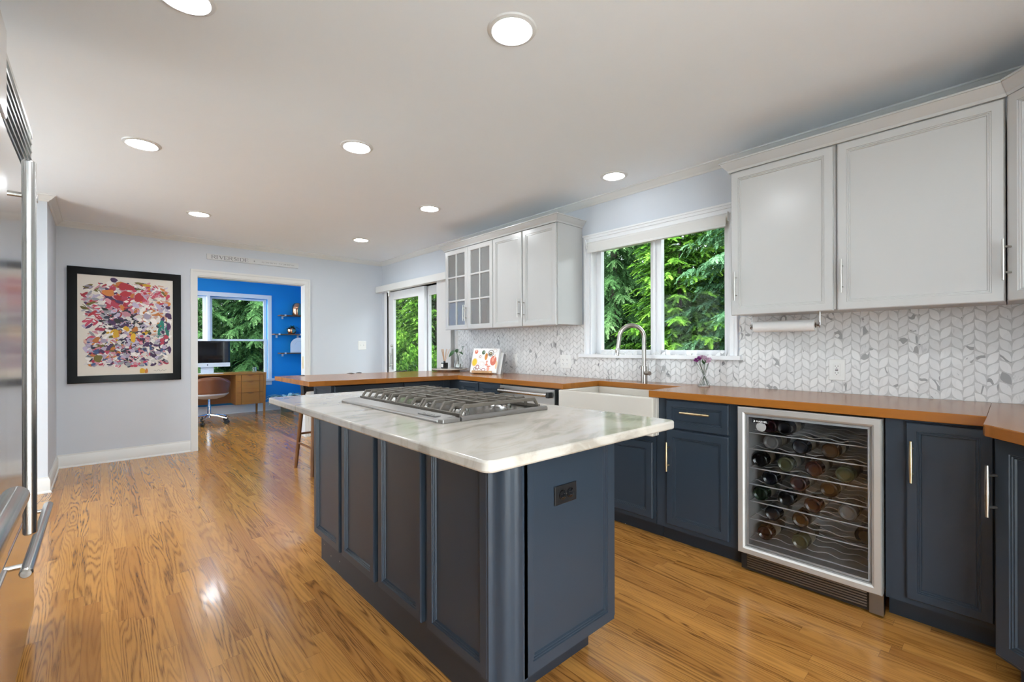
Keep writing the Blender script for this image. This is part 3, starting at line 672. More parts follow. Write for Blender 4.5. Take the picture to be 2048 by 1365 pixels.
# bottles lying in the wine fridge, bases to the door
gl_cols = {'dark': (.008, .010, .016), 'black': (.004, .004, .006), 'green': (.012, .028, .012), 'olive': (.075, .078, .040), 'red': (.060, .020, .012), 'amber': (.055, .026, .010), 'grey': (.16, .16, .16), 'purple': (.035, .010, .014)}
BM = {k: P('bottle_glass_' + k, c, .12, coat=.4, var=.1) for k, c in gl_cols.items()}
def make_bottle(r=.038):
    t = thing('wine_bottle', (0, 0, 0), '', 'wine bottle', 'bottles in the wine fridge')
    b = build(MB().lathe([(r * .55, .006), (r * .80, .0), (r * .95, .004), (r, .012), (r, .19), (r * .86, .215), (r * .42, .245), (r * .37, .30)], 24, axis='X'), 'body', BM['dark'], t)
    build(MB().lathe([(r * 1.012, .055), (r * 1.012, .13)], 24, axis='X', cap=False), 'paper_label', P('aged_label', (.30, .26, .20), .7, var=.5, vs=40), t)
    build(MB().lathe([(r * .385, .255), (r * .40, .305)], 16, axis='X'), 'foil', M['steel_dk'], t)
    return t
bottles = [(7, .851, 'purple', 'far left'), (7, .775, 'black', 'second from left'),
           (6, .844, 'grey', 'far left'), (6, .707, 'black', 'in the middle'), (6, .585, 'amber', 'right of centre'),
           (5, .897, 'black', 'far left'), (5, .774, 'olive', 'second from left'), (5, .653, 'red', 'third from left'), (5, .525, 'olive', 'far right'),
           (4, .848, 'dark', 'far left'), (4, .716, 'red', 'in the middle'), (4, .588, 'amber', 'far right'),
           (3, .895, 'green', 'far left'), (3, .775, 'black', 'second from left'), (3, .655, 'red', 'third from left'), (3, .516, 'grey', 'far right'),
           (2, .837, 'dark', 'far left'), (2, .712, 'amber', 'in the middle'), (2, .455, 'dark', 'far right'),
           (1, .872, 'purple', 'far left'), (1, .715, 'olive', 'in the middle')]
words = {1: 'lowest', 2: 'second lowest', 3: 'third lowest', 4: 'middle', 5: 'fifth', 6: 'sixth', 7: 'topmost'}
cw = {'dark': 'dark blue-black', 'black': 'black', 'green': 'dark green', 'olive': 'pale olive', 'red': 'reddish brown', 'amber': 'brown', 'grey': 'clear grey', 'purple': 'dark red'}
bt0 = None; bmesh_by = {}
for row, y, c, pos in bottles:
    if bt0 is None: bt0 = make_bottle(); o = bt0
    else: o = dup(bt0)
    for ch in o.children:
        if ch.name.startswith('body'):
            if c not in bmesh_by: bmesh_by[c] = ch.data.copy(); bmesh_by[c].materials[0] = BM[c]
            ch.data = bmesh_by[c]
    o.location = (2.565 + .02 * random.random(), y, SH[row - 1] + .0425)
    o['label'] = '%s wine bottle %s on the %s shelf of the wine fridge' % (cw[c], pos, words[row])
# ------------------------------------------------------------------ wall cabinets
XU = 2.787
def crown_cab(r, path, z0=2.205, z1=2.263):
    pr = [(0, z0), (.010, z0), (.014, z0 + .012), (.020, z0 + .018), (.036, z0 + .036), (.044, z1 - .008), (.050, z1 - .008), (.050, z1), (0, z1)]
    return build(MB().sweep(pr, path), 'crown', M['white_cab'], r, smooth=25)
TU = lambda y: at(XU, y, 0, RW)
u = thing('wall_cabinet', (2.94, 2.91, 1.36), 'white wall cabinet with two solid doors, left of the kitchen window', 'wall cabinet', )
build(MB().box(XU, 3.095, 2.503, 3.319, 1.368, 2.215), 'carcass', M['white_cab'], u, smooth=0)
door(u, TU(3.119), -.198, .198, 1.362, 2.203, M['white_cab'], fw=.038, pl=(.172, 1.527, .168, True), pm=M['nickel'], r=.005)
door(u, TU(2.710), -.198, .198, 1.362, 2.203, M['white_cab'], fw=.038, pl=(-.176, 1.517, .168, True), pm=M['nickel'], r=.005)
crown_cab(u, [(3.095, 2.503, 0, -1), (XU - .018, 2.503, -1, -1), (XU - .018, 3.319, -1, 0)])
u = thing('glass_door_wall_cabinet', (2.94, 3.72, 1.36), 'white wall cabinet with two six-pane glass doors, above the cookbook', 'wall cabinet')
m = MB().box(3.085, 3.095, 3.322, 4.118, 1.368, 2.215).box(XU, 3.085, 3.322, 3.338, 1.368, 2.215).box(XU, 3.085, 4.102, 4.118, 1.368, 2.215).box(XU, 3.085, 3.338, 4.102, 1.368, 1.386).box(XU, 3.085, 3.338, 4.102, 2.19, 2.215)
build(m, 'carcass', M['white_cab'], u, smooth=0)
build(MB().box(XU + .02, 3.085, 3.339, 4.101, 1.655, 1.670).box(XU + .02, 3.085, 3.339, 4.101, 1.912, 1.927), 'inner_shelf', M['white_cab'], u, smooth=0)
for c, hx in ((3.921, .162), (3.522, -.21)):
    w = .198; Tq = TU(c); m = MB(Tq); s = .048
    m.rings(-w, w, 1.362, 2.203, [(0, 0), (0, -.016), (.004, -.020), (s - .004, -.020), (s, -.016), (s, 0)], close=False)
    d = build(m, 'door', M['white_cab'], u, smooth=25)
    m = MB(Tq); m.box(-.009, .009, -.019, -.003, 1.362 + s, 2.203 - s)
    for zz in (1.663, 1.915): m.box(-w + s, w - s, -.0185, -.0035, zz - .009, zz + .009)
    build(m, 'muntin', M['white_cab'], d, smooth=0, bevel=.003)
    build(MB(Tq).box(-w + s - .003, w - s + .003, -.010, -.007, 1.362 + s - .003, 2.203 - s + .003), 'glass', M['cabglass'], d, smooth=0)
    h = build(pull(MB(Tq), hx if c > 3.7 else -.21 + .0, 1.528, .165, True, -.020, .005), 'handle', M['nickel'], d); h['label'] = 'bar pull'
crown_cab(u, [(XU - .018, 3.319, -1, 0), (XU - .018, 4.118, -1, 1), (3.095, 4.118, 0, 1)])
u = thing('single_door_wall_cabinet', (2.94, .865, 1.36), 'white single door wall cabinet right beside the kitchen window', 'wall cabinet')
build(MB().box(XU, 3.095, .603, 1.119, 1.368, 2.215), 'carcass', M['white_cab'], u, smooth=0)
door(u, TU(.864), -.252, .252, 1.362, 2.203, M['white_cab'], fw=.038, pl=(-.222, 1.53, .168, True), pm=M['nickel'], r=.005)
crown_cab(u, [(3.095, 1.119, 0, 1), (XU - .018, 1.119, -1, 1), (XU - .018, .603, -1, 0)])
u = thing('wide_door_wall_cabinet', (2.94, .31, 1.36), 'white wall cabinet with one very wide door above the wine fridge', 'wall cabinet')
build(MB().box(XU, 3.095, .016, .601, 1.368, 2.215), 'carcass', M['white_cab'], u, smooth=0)
door(u, TU(.306), -.288, .288, 1.362, 2.203, M['white_cab'], fw=.038, pl=(-.266, 1.53, .168, True), pm=M['nickel'], r=.005)
crown_cab(u, [(XU - .018, .603, -1, 0), (XU - .018, .0105, -1, -.414 * 0)])
A, Bp = Vector((2.777, .012)), Vector((2.44, -.325)); TD = at(A.x, A.y, 0, -3 * PI / 4); DL = (Bp - A).length
u = thing('diagonal_wall_cabinet', (2.75, -.4, 1.36), 'white diagonal corner wall cabinet at the right edge of the picture', 'wall cabinet')
build(MB().prism([tuple(A), tuple(Bp), (2.44, -1.09), (3.09, -1.09), (3.09, .012)], 1.368, 2.215), 'carcass', M['white_cab'], u, smooth=0)
door(u, TD, .020, DL - .02, 1.362, 2.203, M['white_cab'], fw=.038, pl=(.034, 1.53, .168, True), pm=M['nickel'], r=.0055)
n2 = (-.7071, .7071)
crown_cab(u, [(A.x - .012, A.y - .004, -1, .414), (Bp.x - .012, Bp.y + .012, n2[0], n2[1])])
# paper towel
hd = thing('paper_towel_holder', (2.95, .89, 1.30), 'metal under-cabinet holder carrying the paper towel roll', 'holder')
build(MB().tube([(2.95, .715, 1.297), (2.95, 1.065, 1.297)], .006, 10).tube([(2.95, .715, 1.297), (2.95, .712, 1.297)], .016, 16).tube([(2.95, 1.067, 1.297), (2.95, 1.072, 1.297)], .016, 16), 'rod', M['steel'], hd)
for y in (.714, 1.068): build(MB().tube([(2.95, y, 1.297), (2.95, y, 1.368)], .004, 8), 'arm', M['steel'], hd)
pr = thing('paper_towel_roll', (2.95, .89, 1.297), 'white paper towel roll hanging under the single door wall cabinet', 'paper towel')
build(MB().lathe([(.016, .735), (.0325, .735), (.0325, 1.052), (.016, 1.052)], 28, (2.95, 0, 1.297), 'Y', cap=False), 'paper', M['paper'], pr)
build(MB().lathe([(.010, .7355), (.016, .7345), (.016, 1.0525), (.010, 1.0515)], 20, (2.95, 0, 1.297), 'Y', cap=False), 'core', M['steel_dk'], pr)

# ------------------------------------------------------------------ leaf tile backsplash
bs = struct(build(MB().box(3.0945, XR, -1.09, 1.19, .914, 1.372).box(3.0945, XR, 1.19, 2.48, .914, 1.10).box(3.0945, XR, 2.48, 4.344, .914, 1.372), 'wall_backsplash', M['grout'], smooth=0))
rng = random.Random(3)
vs, fs, tint = [], [], []
ci = 0; y = -.40; cw_, pv, sl = .0400, .0500, .0130
while y < 4.33:
    up_ = ci % 2 == 0; z = .84 + (0 if up_ else .022) + rng.uniform(-.006, .006) + .011 * (ci % 3)
    while z < 1.40:
        yc = y + cw_ / 2
        if not (1.215 < yc < 2.455 and z > 1.10):
            a0, a1 = (z, z + sl) if up_ else (z + sl, z)
            L0, L1, R0, R1 = (y, a0), (y, a0 + pv), (y + cw_, a1), (y + cw_, a1 + pv)
            tipA, tipB, o1, o2 = (L0, R1, L1, R0) if up_ else (R0, L1, R1, L0)
            pp = []
            for p0, pc, p1 in ((tipA, o1, tipB), (tipB, o2, tipA)):
                for i in range(9):
                    u = i / 9; w = 1.75; b0, b1, b2 = (1 - u) ** 2, 2 * u * (1 - u) * w, u * u; d = b0 + b1 + b2
                    pp.append(((b0 * p0[0] + b1 * pc[0] + b2 * p1[0]) / d, (b0 * p0[1] + b1 * pc[1] + b2 * p1[1]) / d))
            cy_, cz_ = sum(q[0] for q in pp) / 18, sum(q[1] for q in pp) / 18
            k_ = .972; pp = [(cy_ + (q[0] - cy_) * k_ + rng.uniform(-.0003, .0003), cz_ + (q[1] - cz_) * k_) for q in pp]
            pp = [(min(q[0], 4.343), min(max(q[1], .9142), 1.3715)) for q in pp]
            if max(q[1] for q in pp) - min(q[1] for q in pp) > .006:
                base = len(vs)
                for Y, Z in pp: vs.append((3.0925, Y, Z))
                for Y, Z in pp: vs.append((3.0946, Y, Z))
                n = len(pp); fs.append(list(range(base, base + n)))
                for i in range(n): fs.append([base + i, base + (i + 1) % n, base + n + (i + 1) % n, base + n + i])
                tint += [(rng.random(), rng.random(), rng.random(), 1)] * (2 * n)
        z += pv
    ci += 1; y += cw_
me = bpy.data.meshes.new('tiles'); me.from_pydata(vs, [], fs); me.materials.append(M['tile'])
ca = me.color_attributes.new('tint', 'FLOAT_COLOR', 'POINT'); ca.data.foreach_set('color', np.array(tint, dtype=np.float32).ravel())
to = bpy.data.objects.new('leaf_tiles', me); COL.objects.link(to); to.parent = bs
struct(build(MB().box(3.088, XR, 4.344, 4.388, .914, 1.372), 'trim_3', M['trim'], smooth=0, bevel=.002))
# ------------------------------------------------------------------ outlets
def outlet(name, y0, y1, z0, z1, label, kind):
    r = thing(name, (3.089, (y0 + y1) / 2, (z0 + z1) / 2), label, 'outlet' if kind != 'switch' else 'switch')
    T_ = at(3.092, (y0 + y1) / 2, 0, RW); w = (y1 - y0) / 2
    build(MB(T_).rings(-w, w, z0, z1, [(0, 0), (.001, -.004), (.004, -.006)]), 'cover_plate', M['plate'], r, smooth=0)
    zc = (z0 + z1) / 2
    def rec(cx):
        f = build(MB(T_).box(cx - .0165, cx + .0165, -.009, -.006, zc - .034, zc + .034), 'receptacle', M['plate'], r, smooth=0, bevel=.002)
        m = MB(T_)
        for dz in (.019, -.019):
            m.box(cx - .0075, cx - .0055, -.0096, -.0088, zc + dz - .002, zc + dz + .006); m.box(cx + .0055, cx + .0075, -.0096, -.0088, zc + dz - .002, zc + dz + .006); m.cyl((cx, -.0096, zc + dz - .008), .0022, .001, 'Y', 8)
        if kind == 'gfci': m.box(cx - .007, cx + .007, -.0098, -.0088, zc + .002, zc + .006).box(cx - .007, cx + .007, -.0098, -.0088, zc - .006, zc - .002)
        build(m, 'slot', M['dark'], f, smooth=0)
    if kind == 'double': rec(.023); rec(-.023)
    elif kind == 'usb':
        rec(0)
    else: rec(0)
outlet('wall_outlet', .626, .706, .985, 1.105, 'white single outlet on the tile right of the window, above the wine fridge', 'gfci')
outlet('wall_outlet', 2.625, 2.75, .985, 1.105, 'white double outlet on the tile just left of the kitchen window', 'double')
outlet('wall_outlet', 3.327, 3.40, .985, 1.105, 'narrow white outlet on the tile beside the cookbook', 'usb')
sw = thing('light_switch', (2.79, YB, 1.21), 'white double light switch on the back wall, left of the patio door', 'switch')
build(MB(at(2.79, YB)).rings(-.06, .06, 1.145, 1.27, [(0, 0), (.001, -.004), (.004, -.006)]), 'cover_plate', M['plate'], sw, smooth=0)
for cx in (-.023, .023): build(MB(at(2.79 + cx, YB)).box(-.005, .005, -.014, -.006, 1.203, 1.220), 'toggle', M['plate'], sw, smooth=0, bevel=.002)
# ------------------------------------------------------------------ painting
pt = thing('abstract_painting', (.218, YB - .02, 1.41), 'large abstract multicoloured painting in a wide black frame on the back wall', 'painting')
T_ = at(0, YB - .002)
build(MB(T_).rings(-.240, .673, .826, 1.996, [(0, 0), (0, -.026), (.004, -.030), (.072, -.030), (.074, -.024), (.074, -.018)], close=False), 'frame', P('black_frame_lacquer', (.004, .004, .004), .2, spec=.10), pt, smooth=0)
cv = build(MB(T_).box(-.168, .601, -.020, -.004, .898, 1.924), 'canvas', M['cream'], pt, smooth=0)
rg = random.Random(11); vs, fs, cl = [], [], []
pal = dict(red=(.42, .02, .035), crim=(.50, .05, .10), pink=(.62, .28, .34), navy=(.016, .02, .045), black=(.015, .015, .02), yel=(.72, .42, .02), white=(.82, .79, .76), teal=(.01, .22, .17), purp=(.06, .02, .09), orange=(.60, .20, .04), blue=(.05, .10, .25), lil=(.48, .42, .56), olive=(.16, .13, .02), peach=(.66, .42, .33), grey=(.33, .34, .38))
def blob(u, v, a, b, col, th=0., lay=0):
    n = 14; base = len(vs); ph = [rg.uniform(.65, 1.2) for _ in range(n)]
    for i in range(n):
        t = 2 * PI * i / n; k = (ph[i] + ph[i - 1]) / 2
        x, z = a * k * math.cos(t), b * k * math.sin(t)
        x, z = x * math.cos(th) - z * math.sin(th), x * math.sin(th) + z * math.cos(th)
        X = min(max(u + x, .015), .985); Z = min(max(v + z, .012), .988)
        vs.append((-.168 + .769 * X, YB - .0225 - lay * .0000025, .898 + 1.026 * Z))
    fs.append(list(range(base, base + n))); j = rg.uniform(.8, 1.2); cl.extend([(*[min(1, c * j) for c in pal[col]], 1)] * n)
def region(n, u0, u1, v0, v1, cols, a0, a1, r0=.25, r1=.95, th=.8):
    for _ in range(n):
        global lay; lay += 1
        a = rg.uniform(a0, a1) * 1.45; blob(rg.uniform(u0, u1), rg.uniform(v0, v1), a, a * rg.uniform(r0, r1) * .75, rg.choice(cols), rg.uniform(-th, th), lay)
lay = 0
region(520, .07, .93, .11, .90, ['white', 'lil', 'pink', 'grey', 'crim', 'white', 'peach', 'purp', 'white'], .010, .036, .2, .7)
region(170, .06, .52, .62, .92, ['crim', 'pink', 'white', 'red', 'purp', 'olive', 'lil', 'grey'], .010, .036, .15, .5)
region(120, .30, .74, .60, .94, ['red', 'crim', 'red', 'orange', 'purp', 'white', 'pink', 'white'], .012, .040, .4, .8)
region(130, .55, .94, .62, .92, ['crim', 'pink', 'white', 'orange', 'lil', 'olive', 'white'], .010, .030)
region(30, .08, .36, .52, .62, ['crim', 'red', 'white', 'crim'], .02, .05, .15, .4)
region(210, .25, .74, .42, .66, ['navy', 'black', 'navy', 'purp', 'grey', 'lil', 'black', 'white', 'pink'], .010, .038, .3, .8)
region(130, .58, .95, .46, .72, ['white', 'white', 'white', 'peach', 'lil', 'orange'], .012, .036)
region(46, .28, .78, .31, .47, ['yel', 'yel', 'olive', 'orange', 'black', 'white'], .008, .026, .5, 1.)
region(70, .83, .95, .28, .58, ['teal', 'teal', 'grey', 'navy', 'white'], .008, .024, .5, 1.4, 1.2)
region(40, .88, .97, .20, .72, ['purp', 'purp', 'lil', 'white'], .008, .020, .6, 1.2)
region(230, .10, .55, .09, .36, ['pink', 'white', 'olive', 'navy', 'lil', 'crim', 'orange', 'blue', 'white', 'purp'], .008, .030)
region(300, .40, .93, .09, .42, ['lil', 'blue', 'white', 'pink', 'navy', 'grey', 'purp', 'white', 'crim'], .008, .028)
for u, v, a, b, c in [(.42, .93, .05, .02, 'orange'), (.36, .96, .04, .025, 'purp'), (.50, .90, .09, .035, 'red'), (.48, .83, .06, .03, 'red'), (.62, .80, .05, .05, 'red'), (.70, .93, .05, .015, 'yel'), (.62, .945, .05, .012, 'olive'), (.66, .035, .035, .035, 'yel'), (.70, .03, .02, .03, 'orange'), (.86, .93, .04, .01, 'peach'), (.92, .86, .02, .02, 'orange'), (.30, .83, .07, .035, 'orange'), (.88, .52, .02, .06, 'teal'), (.93, .45, .02, .05, 'teal'), (.20, .17, .05, .04, 'olive'), (.38, .42, .03, .05, 'yel'), (.56, .38, .03, .06, 'yel'), (.94, .62, .04, .03, 'purp'), (.95, .50, .025, .04, 'purp'), (.96, .25, .02, .04, 'purp')]:
    lay += 1; blob(u, v, a, b, c, rg.uniform(-.2, .2), lay)
me = bpy.data.meshes.new('paint'); off = origin(cv)
me.from_pydata([tuple(Vector(q) - off) for q in vs], [], fs); me.materials.append(M['paint'])
ca = me.color_attributes.new('paint', 'FLOAT_COLOR', 'POINT'); ca.data.foreach_set('color', np.array(cl, dtype=np.float32).ravel())
o = bpy.data.objects.new('paint', me); COL.objects.link(o); o.parent = cv
build(MB(at(-.168, YB - .0228)).tube([(.60 + .011 * i, 0, .935 + .008 * math.sin(i * 2.1) + .003 * math.sin(i * 5)) for i in range(11)], .0012, 5), 'signature', M['blackp'], cv)
# ------------------------------------------------------------------ sign
sg = thing('wooden_sign', (1.42, YB - .01, 2.24), 'narrow white RIVERSIDE sign above the doorway to the blue room', 'sign')
TS = at(1.42, YB - .002) @ Matrix.Translation((0, 0, 2.243)) @ Matrix.Rotation(-.003, 4, 'Y')
build(MB(TS).slabwall([(x, z) for x, z in rrect(-.502, .502, -.032, .032, .006, 3)], -.020, 0), 'board', P('sign_white', (.66, .67, .68), .5), sg, smooth=0)
G = {'R': [[(0, 0, 0, 1, .17)], [(0, 1, .5, 1, .06), (.5, 1, .62, .88, .12), (.62, .88, .62, .66, .17), (.62, .66, .48, .52, .12), (.48, .52, 0, .52, .06)], [(.3, .52, .72, 0, .16)], [(-.12, 0, .14, 0, .05), (.62, 0, .84, 0, .05), (-.12, 1, 0, 1, .05)]],
     'I': [[(0, 0, 0, 1, .17)], [(-.14, 0, .14, 0, .05), (-.14, 1, .14, 1, .05)]],
     'V': [[(0, 1, .36, 0, .17)], [(.36, 0, .70, 1, .07)], [(-.12, 1, .14, 1, .05), (.58, 1, .82, 1, .05)]],
     'E': [[(0, 0, 0, 1, .17)], [(-.1, 0, .60, 0, .06), (-.1, 1, .58, 1, .06), (0, .52, .42, .52, .06)], [(.58, 0, .62, .22, .06), (.56, 1, .58, .8, .06), (.42, .42, .42, .62, .05)]],
     'S': [[(.55, .80, .50, .94, .06), (.50, .94, .30, 1, .08), (.30, 1, .08, .90, .10), (.08, .90, .06, .72, .15), (.06, .72, .30, .54, .17), (.30, .54, .54, .36, .17), (.54, .36, .54, .14, .15), (.54, .14, .32, 0, .10), (.32, 0, .08, .06, .08), (.08, .06, .02, .24, .06)]],
     'D': [[(0, 0, 0, 1, .17)], [(-.1, 1, .36, 1, .06), (.36, 1, .66, .82, .11), (.66, .82, .74, .5, .17), (.74, .5, .66, .18, .17), (.66, .18, .36, 0, .11), (.36, 0, -.1, 0, .06)]]}
adv = {'R': .98, 'I': .50, 'V': .98, 'E': .86, 'S': .84, 'D': .98}
m = MB(TS); x = -.452; hh = .038; wl = sum(adv[c] for c in 'RIVERSIDE'); kx = .385 / wl
for c in 'RIVERSIDE':
    for st in G[c]:
        for (x0, z0, x1, z1, w) in st:
            p0 = Vector((x + x0 * kx, -.019 + z0 * hh)); p1 = Vector((x + x1 * kx, -.019 + z1 * hh)); d = (p1 - p0).normalized(); nrm = Vector((-d.y, d.x)) * w * hh * .5; e = d * .0008
            q = [p0 - e - nrm, p1 + e - nrm, p1 + e + nrm, p0 - e + nrm]; m.slabwall([(a.x, a.y) for a in q], -.0212, -.0199)
    x += adv[c] * kx
build(m, 'lettering', M['sign_ink'], sg, smooth=0)
m = MB(TS)
for k in range(4):
    a = k * PI / 2; b = a + PI / 4
    m.slabwall([(-.012, 0), (-.012 + .0035 * math.cos(a - PI / 4), .0035 * math.sin(a - PI / 4)), (-.012 + .011 * math.cos(a), .011 * math.sin(a)), (-.012 + .0035 * math.cos(b), .0035 * math.sin(b))], -.0212, -.0199)
build(m, 'compass_star', M['sign_ink'], sg, smooth=0)
text_mesh('coordinates', "41\u00b002'05\"N  73\u00b034'45\"W", .022, P('pale_lettering', (.34, .34, .34), .6), sg, TS @ Matrix.Translation((.065, -.0201, -.009)), fit=.385)

# ------------------------------------------------------------------ bar stools
st = thing('bar_stool', (0, 0, 0), '', 'bar stool', 'dark bar stools along the peninsula')
def leg(p0, p1, w0=.022, w1=.016): return MB().tube([p0, tuple((Vector(p0) + Vector(p1)) / 2), p1], [w0, (w0 + w1) / 2 + .001, w1], 8)
LG = [((-.20, .10, .80), (-.235, .235, 0)), ((.20, .10, .80), (.235, .235, 0)), ((-.19, -.15, .63), (-.225, -.20, 0)), ((.19, -.15, .63), (.225, -.20, 0))]
for a, b in LG: build(leg(a, b), 'leg', M['walnut'], st)
def lp(i, z): a, b = map(Vector, LG[i]); return a + (b - a) * ((a.z - z) / a.z)
for i, j, z in ((0, 2, .25), (1, 3, .25), (0, 1, .34), (2, 3, .20)): build(MB().tube([lp(i, z), lp(j, z)], .0105, 8), 'stretcher', M['walnut'], st)
build(MB().prism([(q[0], q[1]) for q in rrect(-.215, .215, -.205, .20, .08)], .615, .685), 'seat', M['seat'], st, smooth=40, bevel=.012)
m = MB(); n = 22; vsb = []
for i in range(n + 1):
    a = PI * (-.06 + 1.12 * i / n); top = .905 - .050 * math.sin(max(0, min(PI, a))) ** 2 + .012 * math.cos(2 * a)
    for rr, z in ((.245, .74), (.262, top), (.240, top + .004), (.222, .75)): vsb.append((rr * math.cos(a) * .98, .02 + rr * math.sin(a) * .92, z))
f = []
for i in range(n):
    for k in range(4): f.append((4 * i + k, 4 * i + (k + 1) % 4, 4 * i + 4 + (k + 1) % 4, 4 * i + 4 + k))
f += [(0, 1, 2, 3), (4 * n + 3, 4 * n + 2, 4 * n + 1, 4 * n)]
build(m.add(vsb, f), 'backrest', M['seat'], st, smooth=50)
st.location = (1.655, 4.49, 0); st['label'] = 'dark wrap-back bar stool at the free end of the peninsula'; st.rotation_euler = (0, 0, .0)
dupt(st, (2.235, 4.545, 0), 0, 'dark bar stool in the middle of the peninsula row'); dupt(st, (2.765, 4.56, 0), 0, 'dark bar stool nearest the patio door')

# ------------------------------------------------------------------ things on the wooden counter
tray = thing('serving_tray', (2.86, 4.20, .914), 'white round marble stand on a dark wooden foot at the counter end', 'tray')
build(MB().lathe([(.125, .914), (.125, .932), (.12, .934)], 36, (2.82, 4.14, 0)), 'foot', M['walnut'], tray)
build(MB().lathe([(.19, .934), (.195, .937), (.195, .945), (.19, .948)], 48, (2.85, 4.16, 0)), 'plate', M['marble'], tray)
rd = thing('reed_diffuser', (2.80, 4.185, .948), 'small black reed diffuser bottle with pale sticks on the marble stand', 'diffuser')
build(MB().box(2.77, 2.828, 4.157, 4.215, .948, 1.010), 'bottle', M['blackg'], rd, smooth=0, bevel=.006)
build(MB().cyl((2.799, 4.186, 1.010), .012, .018, 'Z', 16), 'neck', M['blackp'], rd)
build(MB(at(2.7695, 4.186, 0, RW)).box(-.018, .018, -.0006, 0, .960, .998), 'bottle_label', M['paper'], rd, smooth=0)
for i, (a, b) in enumerate(((-.02, .03), (.01, .045), (.03, -.01), (-.01, -.05), (.02, -.07), (-.03, 0.), (.0, .02))):
    build(MB().tube([(2.799, 4.186, 1.0), (2.799 + a, 4.186 + b, 1.158)], .0022, 6), 'reed', M['lwood'], rd)
gv = thing('bud_vase', (2.92, 4.10, .948), 'clear glass vase holding a trailing green cutting on the marble stand', 'vase')
def vase_mesh(c, prof): return MB().lathe(prof, 28, c, cap=False)
build(vase_mesh((2.92, 4.09, 0), [(.001, .949), (.042, .949), (.048, .955), (.050, .985), (.040, 1.03), (.022, 1.06), (.021, 1.09), (.0195, 1.09), (.0205, 1.06), (.038, 1.028), (.047, .985), (.045, .958), (.001, .953)]), 'vessel', M['vglass'], gv)
build(MB().lathe([(.001, .9535), (.0445, .9585), (.0465, .985), (.046, .995), (.001, .995)], 24, (2.92, 4.09, 0), cap=False), 'water', M['vglass'], gv)
m = MB().tube([(2.92, 4.09, .97), (2.91, 4.08, 1.08), (2.90, 4.02, 1.11), (2.885, 3.97, 1.16), (2.88, 3.95, 1.185)], .0022, 6).tube([(2.92, 4.09, .98), (2.90, 4.09, 1.09), (2.88, 4.07, 1.115), (2.86, 4.0, 1.13), (2.85, 3.92, 1.10)], .0022, 6).tube([(2.92, 4.09, .98), (2.915, 4.10, 1.10), (2.90, 4.13, 1.14)], .0022, 6)
build(m, 'stem', M['leafd'], gv)
def leafmesh(m, base, d, up, L, Wd, bend=.3, n=6):
    base, d, up = Vector(base), Vector(d).normalized(), Vector(up).normalized(); sd = d.cross(up).normalized(); v = []; f = []
    for i in range(n + 1):
        u = i / n; w = Wd * (math.sin(PI * min(1, u * .92 + .04)) ** .8) * (1.15 - .5 * u); c = base + d * (L * u) - up * (bend * L * u * u)
        v += [tuple(c - sd * w + up * w * .25), tuple(c), tuple(c + sd * w + up * w * .25)]
    for i in range(n): f += [(3 * i, 3 * i + 1, 3 * i + 4, 3 * i + 3), (3 * i + 1, 3 * i + 2, 3 * i + 5, 3 * i + 4)]
    return m.add(v, f)
for bs_, d, up, L, w in (((2.90, 4.13, 1.135), (-.3, .25, -.25), (-.6, -.3, .6), .09, .032), ((2.88, 3.95, 1.185), (-.3, -.35, .05), (-.3, -.2, .9), .045, .018), ((2.87, 4.03, 1.125), (-.1, -1, .05), (-.2, -.1, 1), .10, .018), ((2.91, 4.10, 1.12), (.1, .3, .35), (-.6, -.4, .6), .07, .024)):
    build(leafmesh(MB(), bs_, d, up, L, w), 'leaf', M['leafd'], gv, recalc=False)
# cookbook on stand
TB = at(2.80, 3.515, .914, -1.25) @ Matrix.Rotation(-.30, 4, 'X')
bk = thing('cookbook', (2.82, 3.52, .93), 'cookbook with drawn fruit and glassware on its cover, standing on the counter', 'book')
TC = TB @ Matrix.Translation((0, 0, .012))
build(MB(TC).box(-.150, .150, 0, .020, .001, .244), 'pages', M['paper'], bk, smooth=0)
cvr = build(MB(TC).box(-.155, .155, -.003, -.0002, 0, .250).box(-.155, .155, .0202, .023, 0, .250).box(.152, .155, -.003, .023, 0, .25), 'cover', M['paper'], bk, smooth=0)
vs, fs, cl = [], [], []
def disc(x, z, rx, rz, col, lay, r0=0.):
    n = 22; b0 = len(vs)
    for i in range(n): t = 2 * PI * i / n; vs.append(tuple(TC @ Vector((x + rx * math.cos(t), -.0031 - lay * .00004, z + rz * math.sin(t)))))
    if r0:
        for i in range(n): t = 2 * PI * i / n; vs.append(tuple(TC @ Vector((x + rx * r0 * math.cos(t), -.0031 - lay * .00004, z + rz * r0 * math.sin(t)))))
        for i in range(n): fs.append([b0 + i, b0 + (i + 1) % n, b0 + n + (i + 1) % n, b0 + n + i])
    else: fs.append(list(range(b0, b0 + n)))
    cl.extend([(*col, 1)] * (len(vs) - b0))
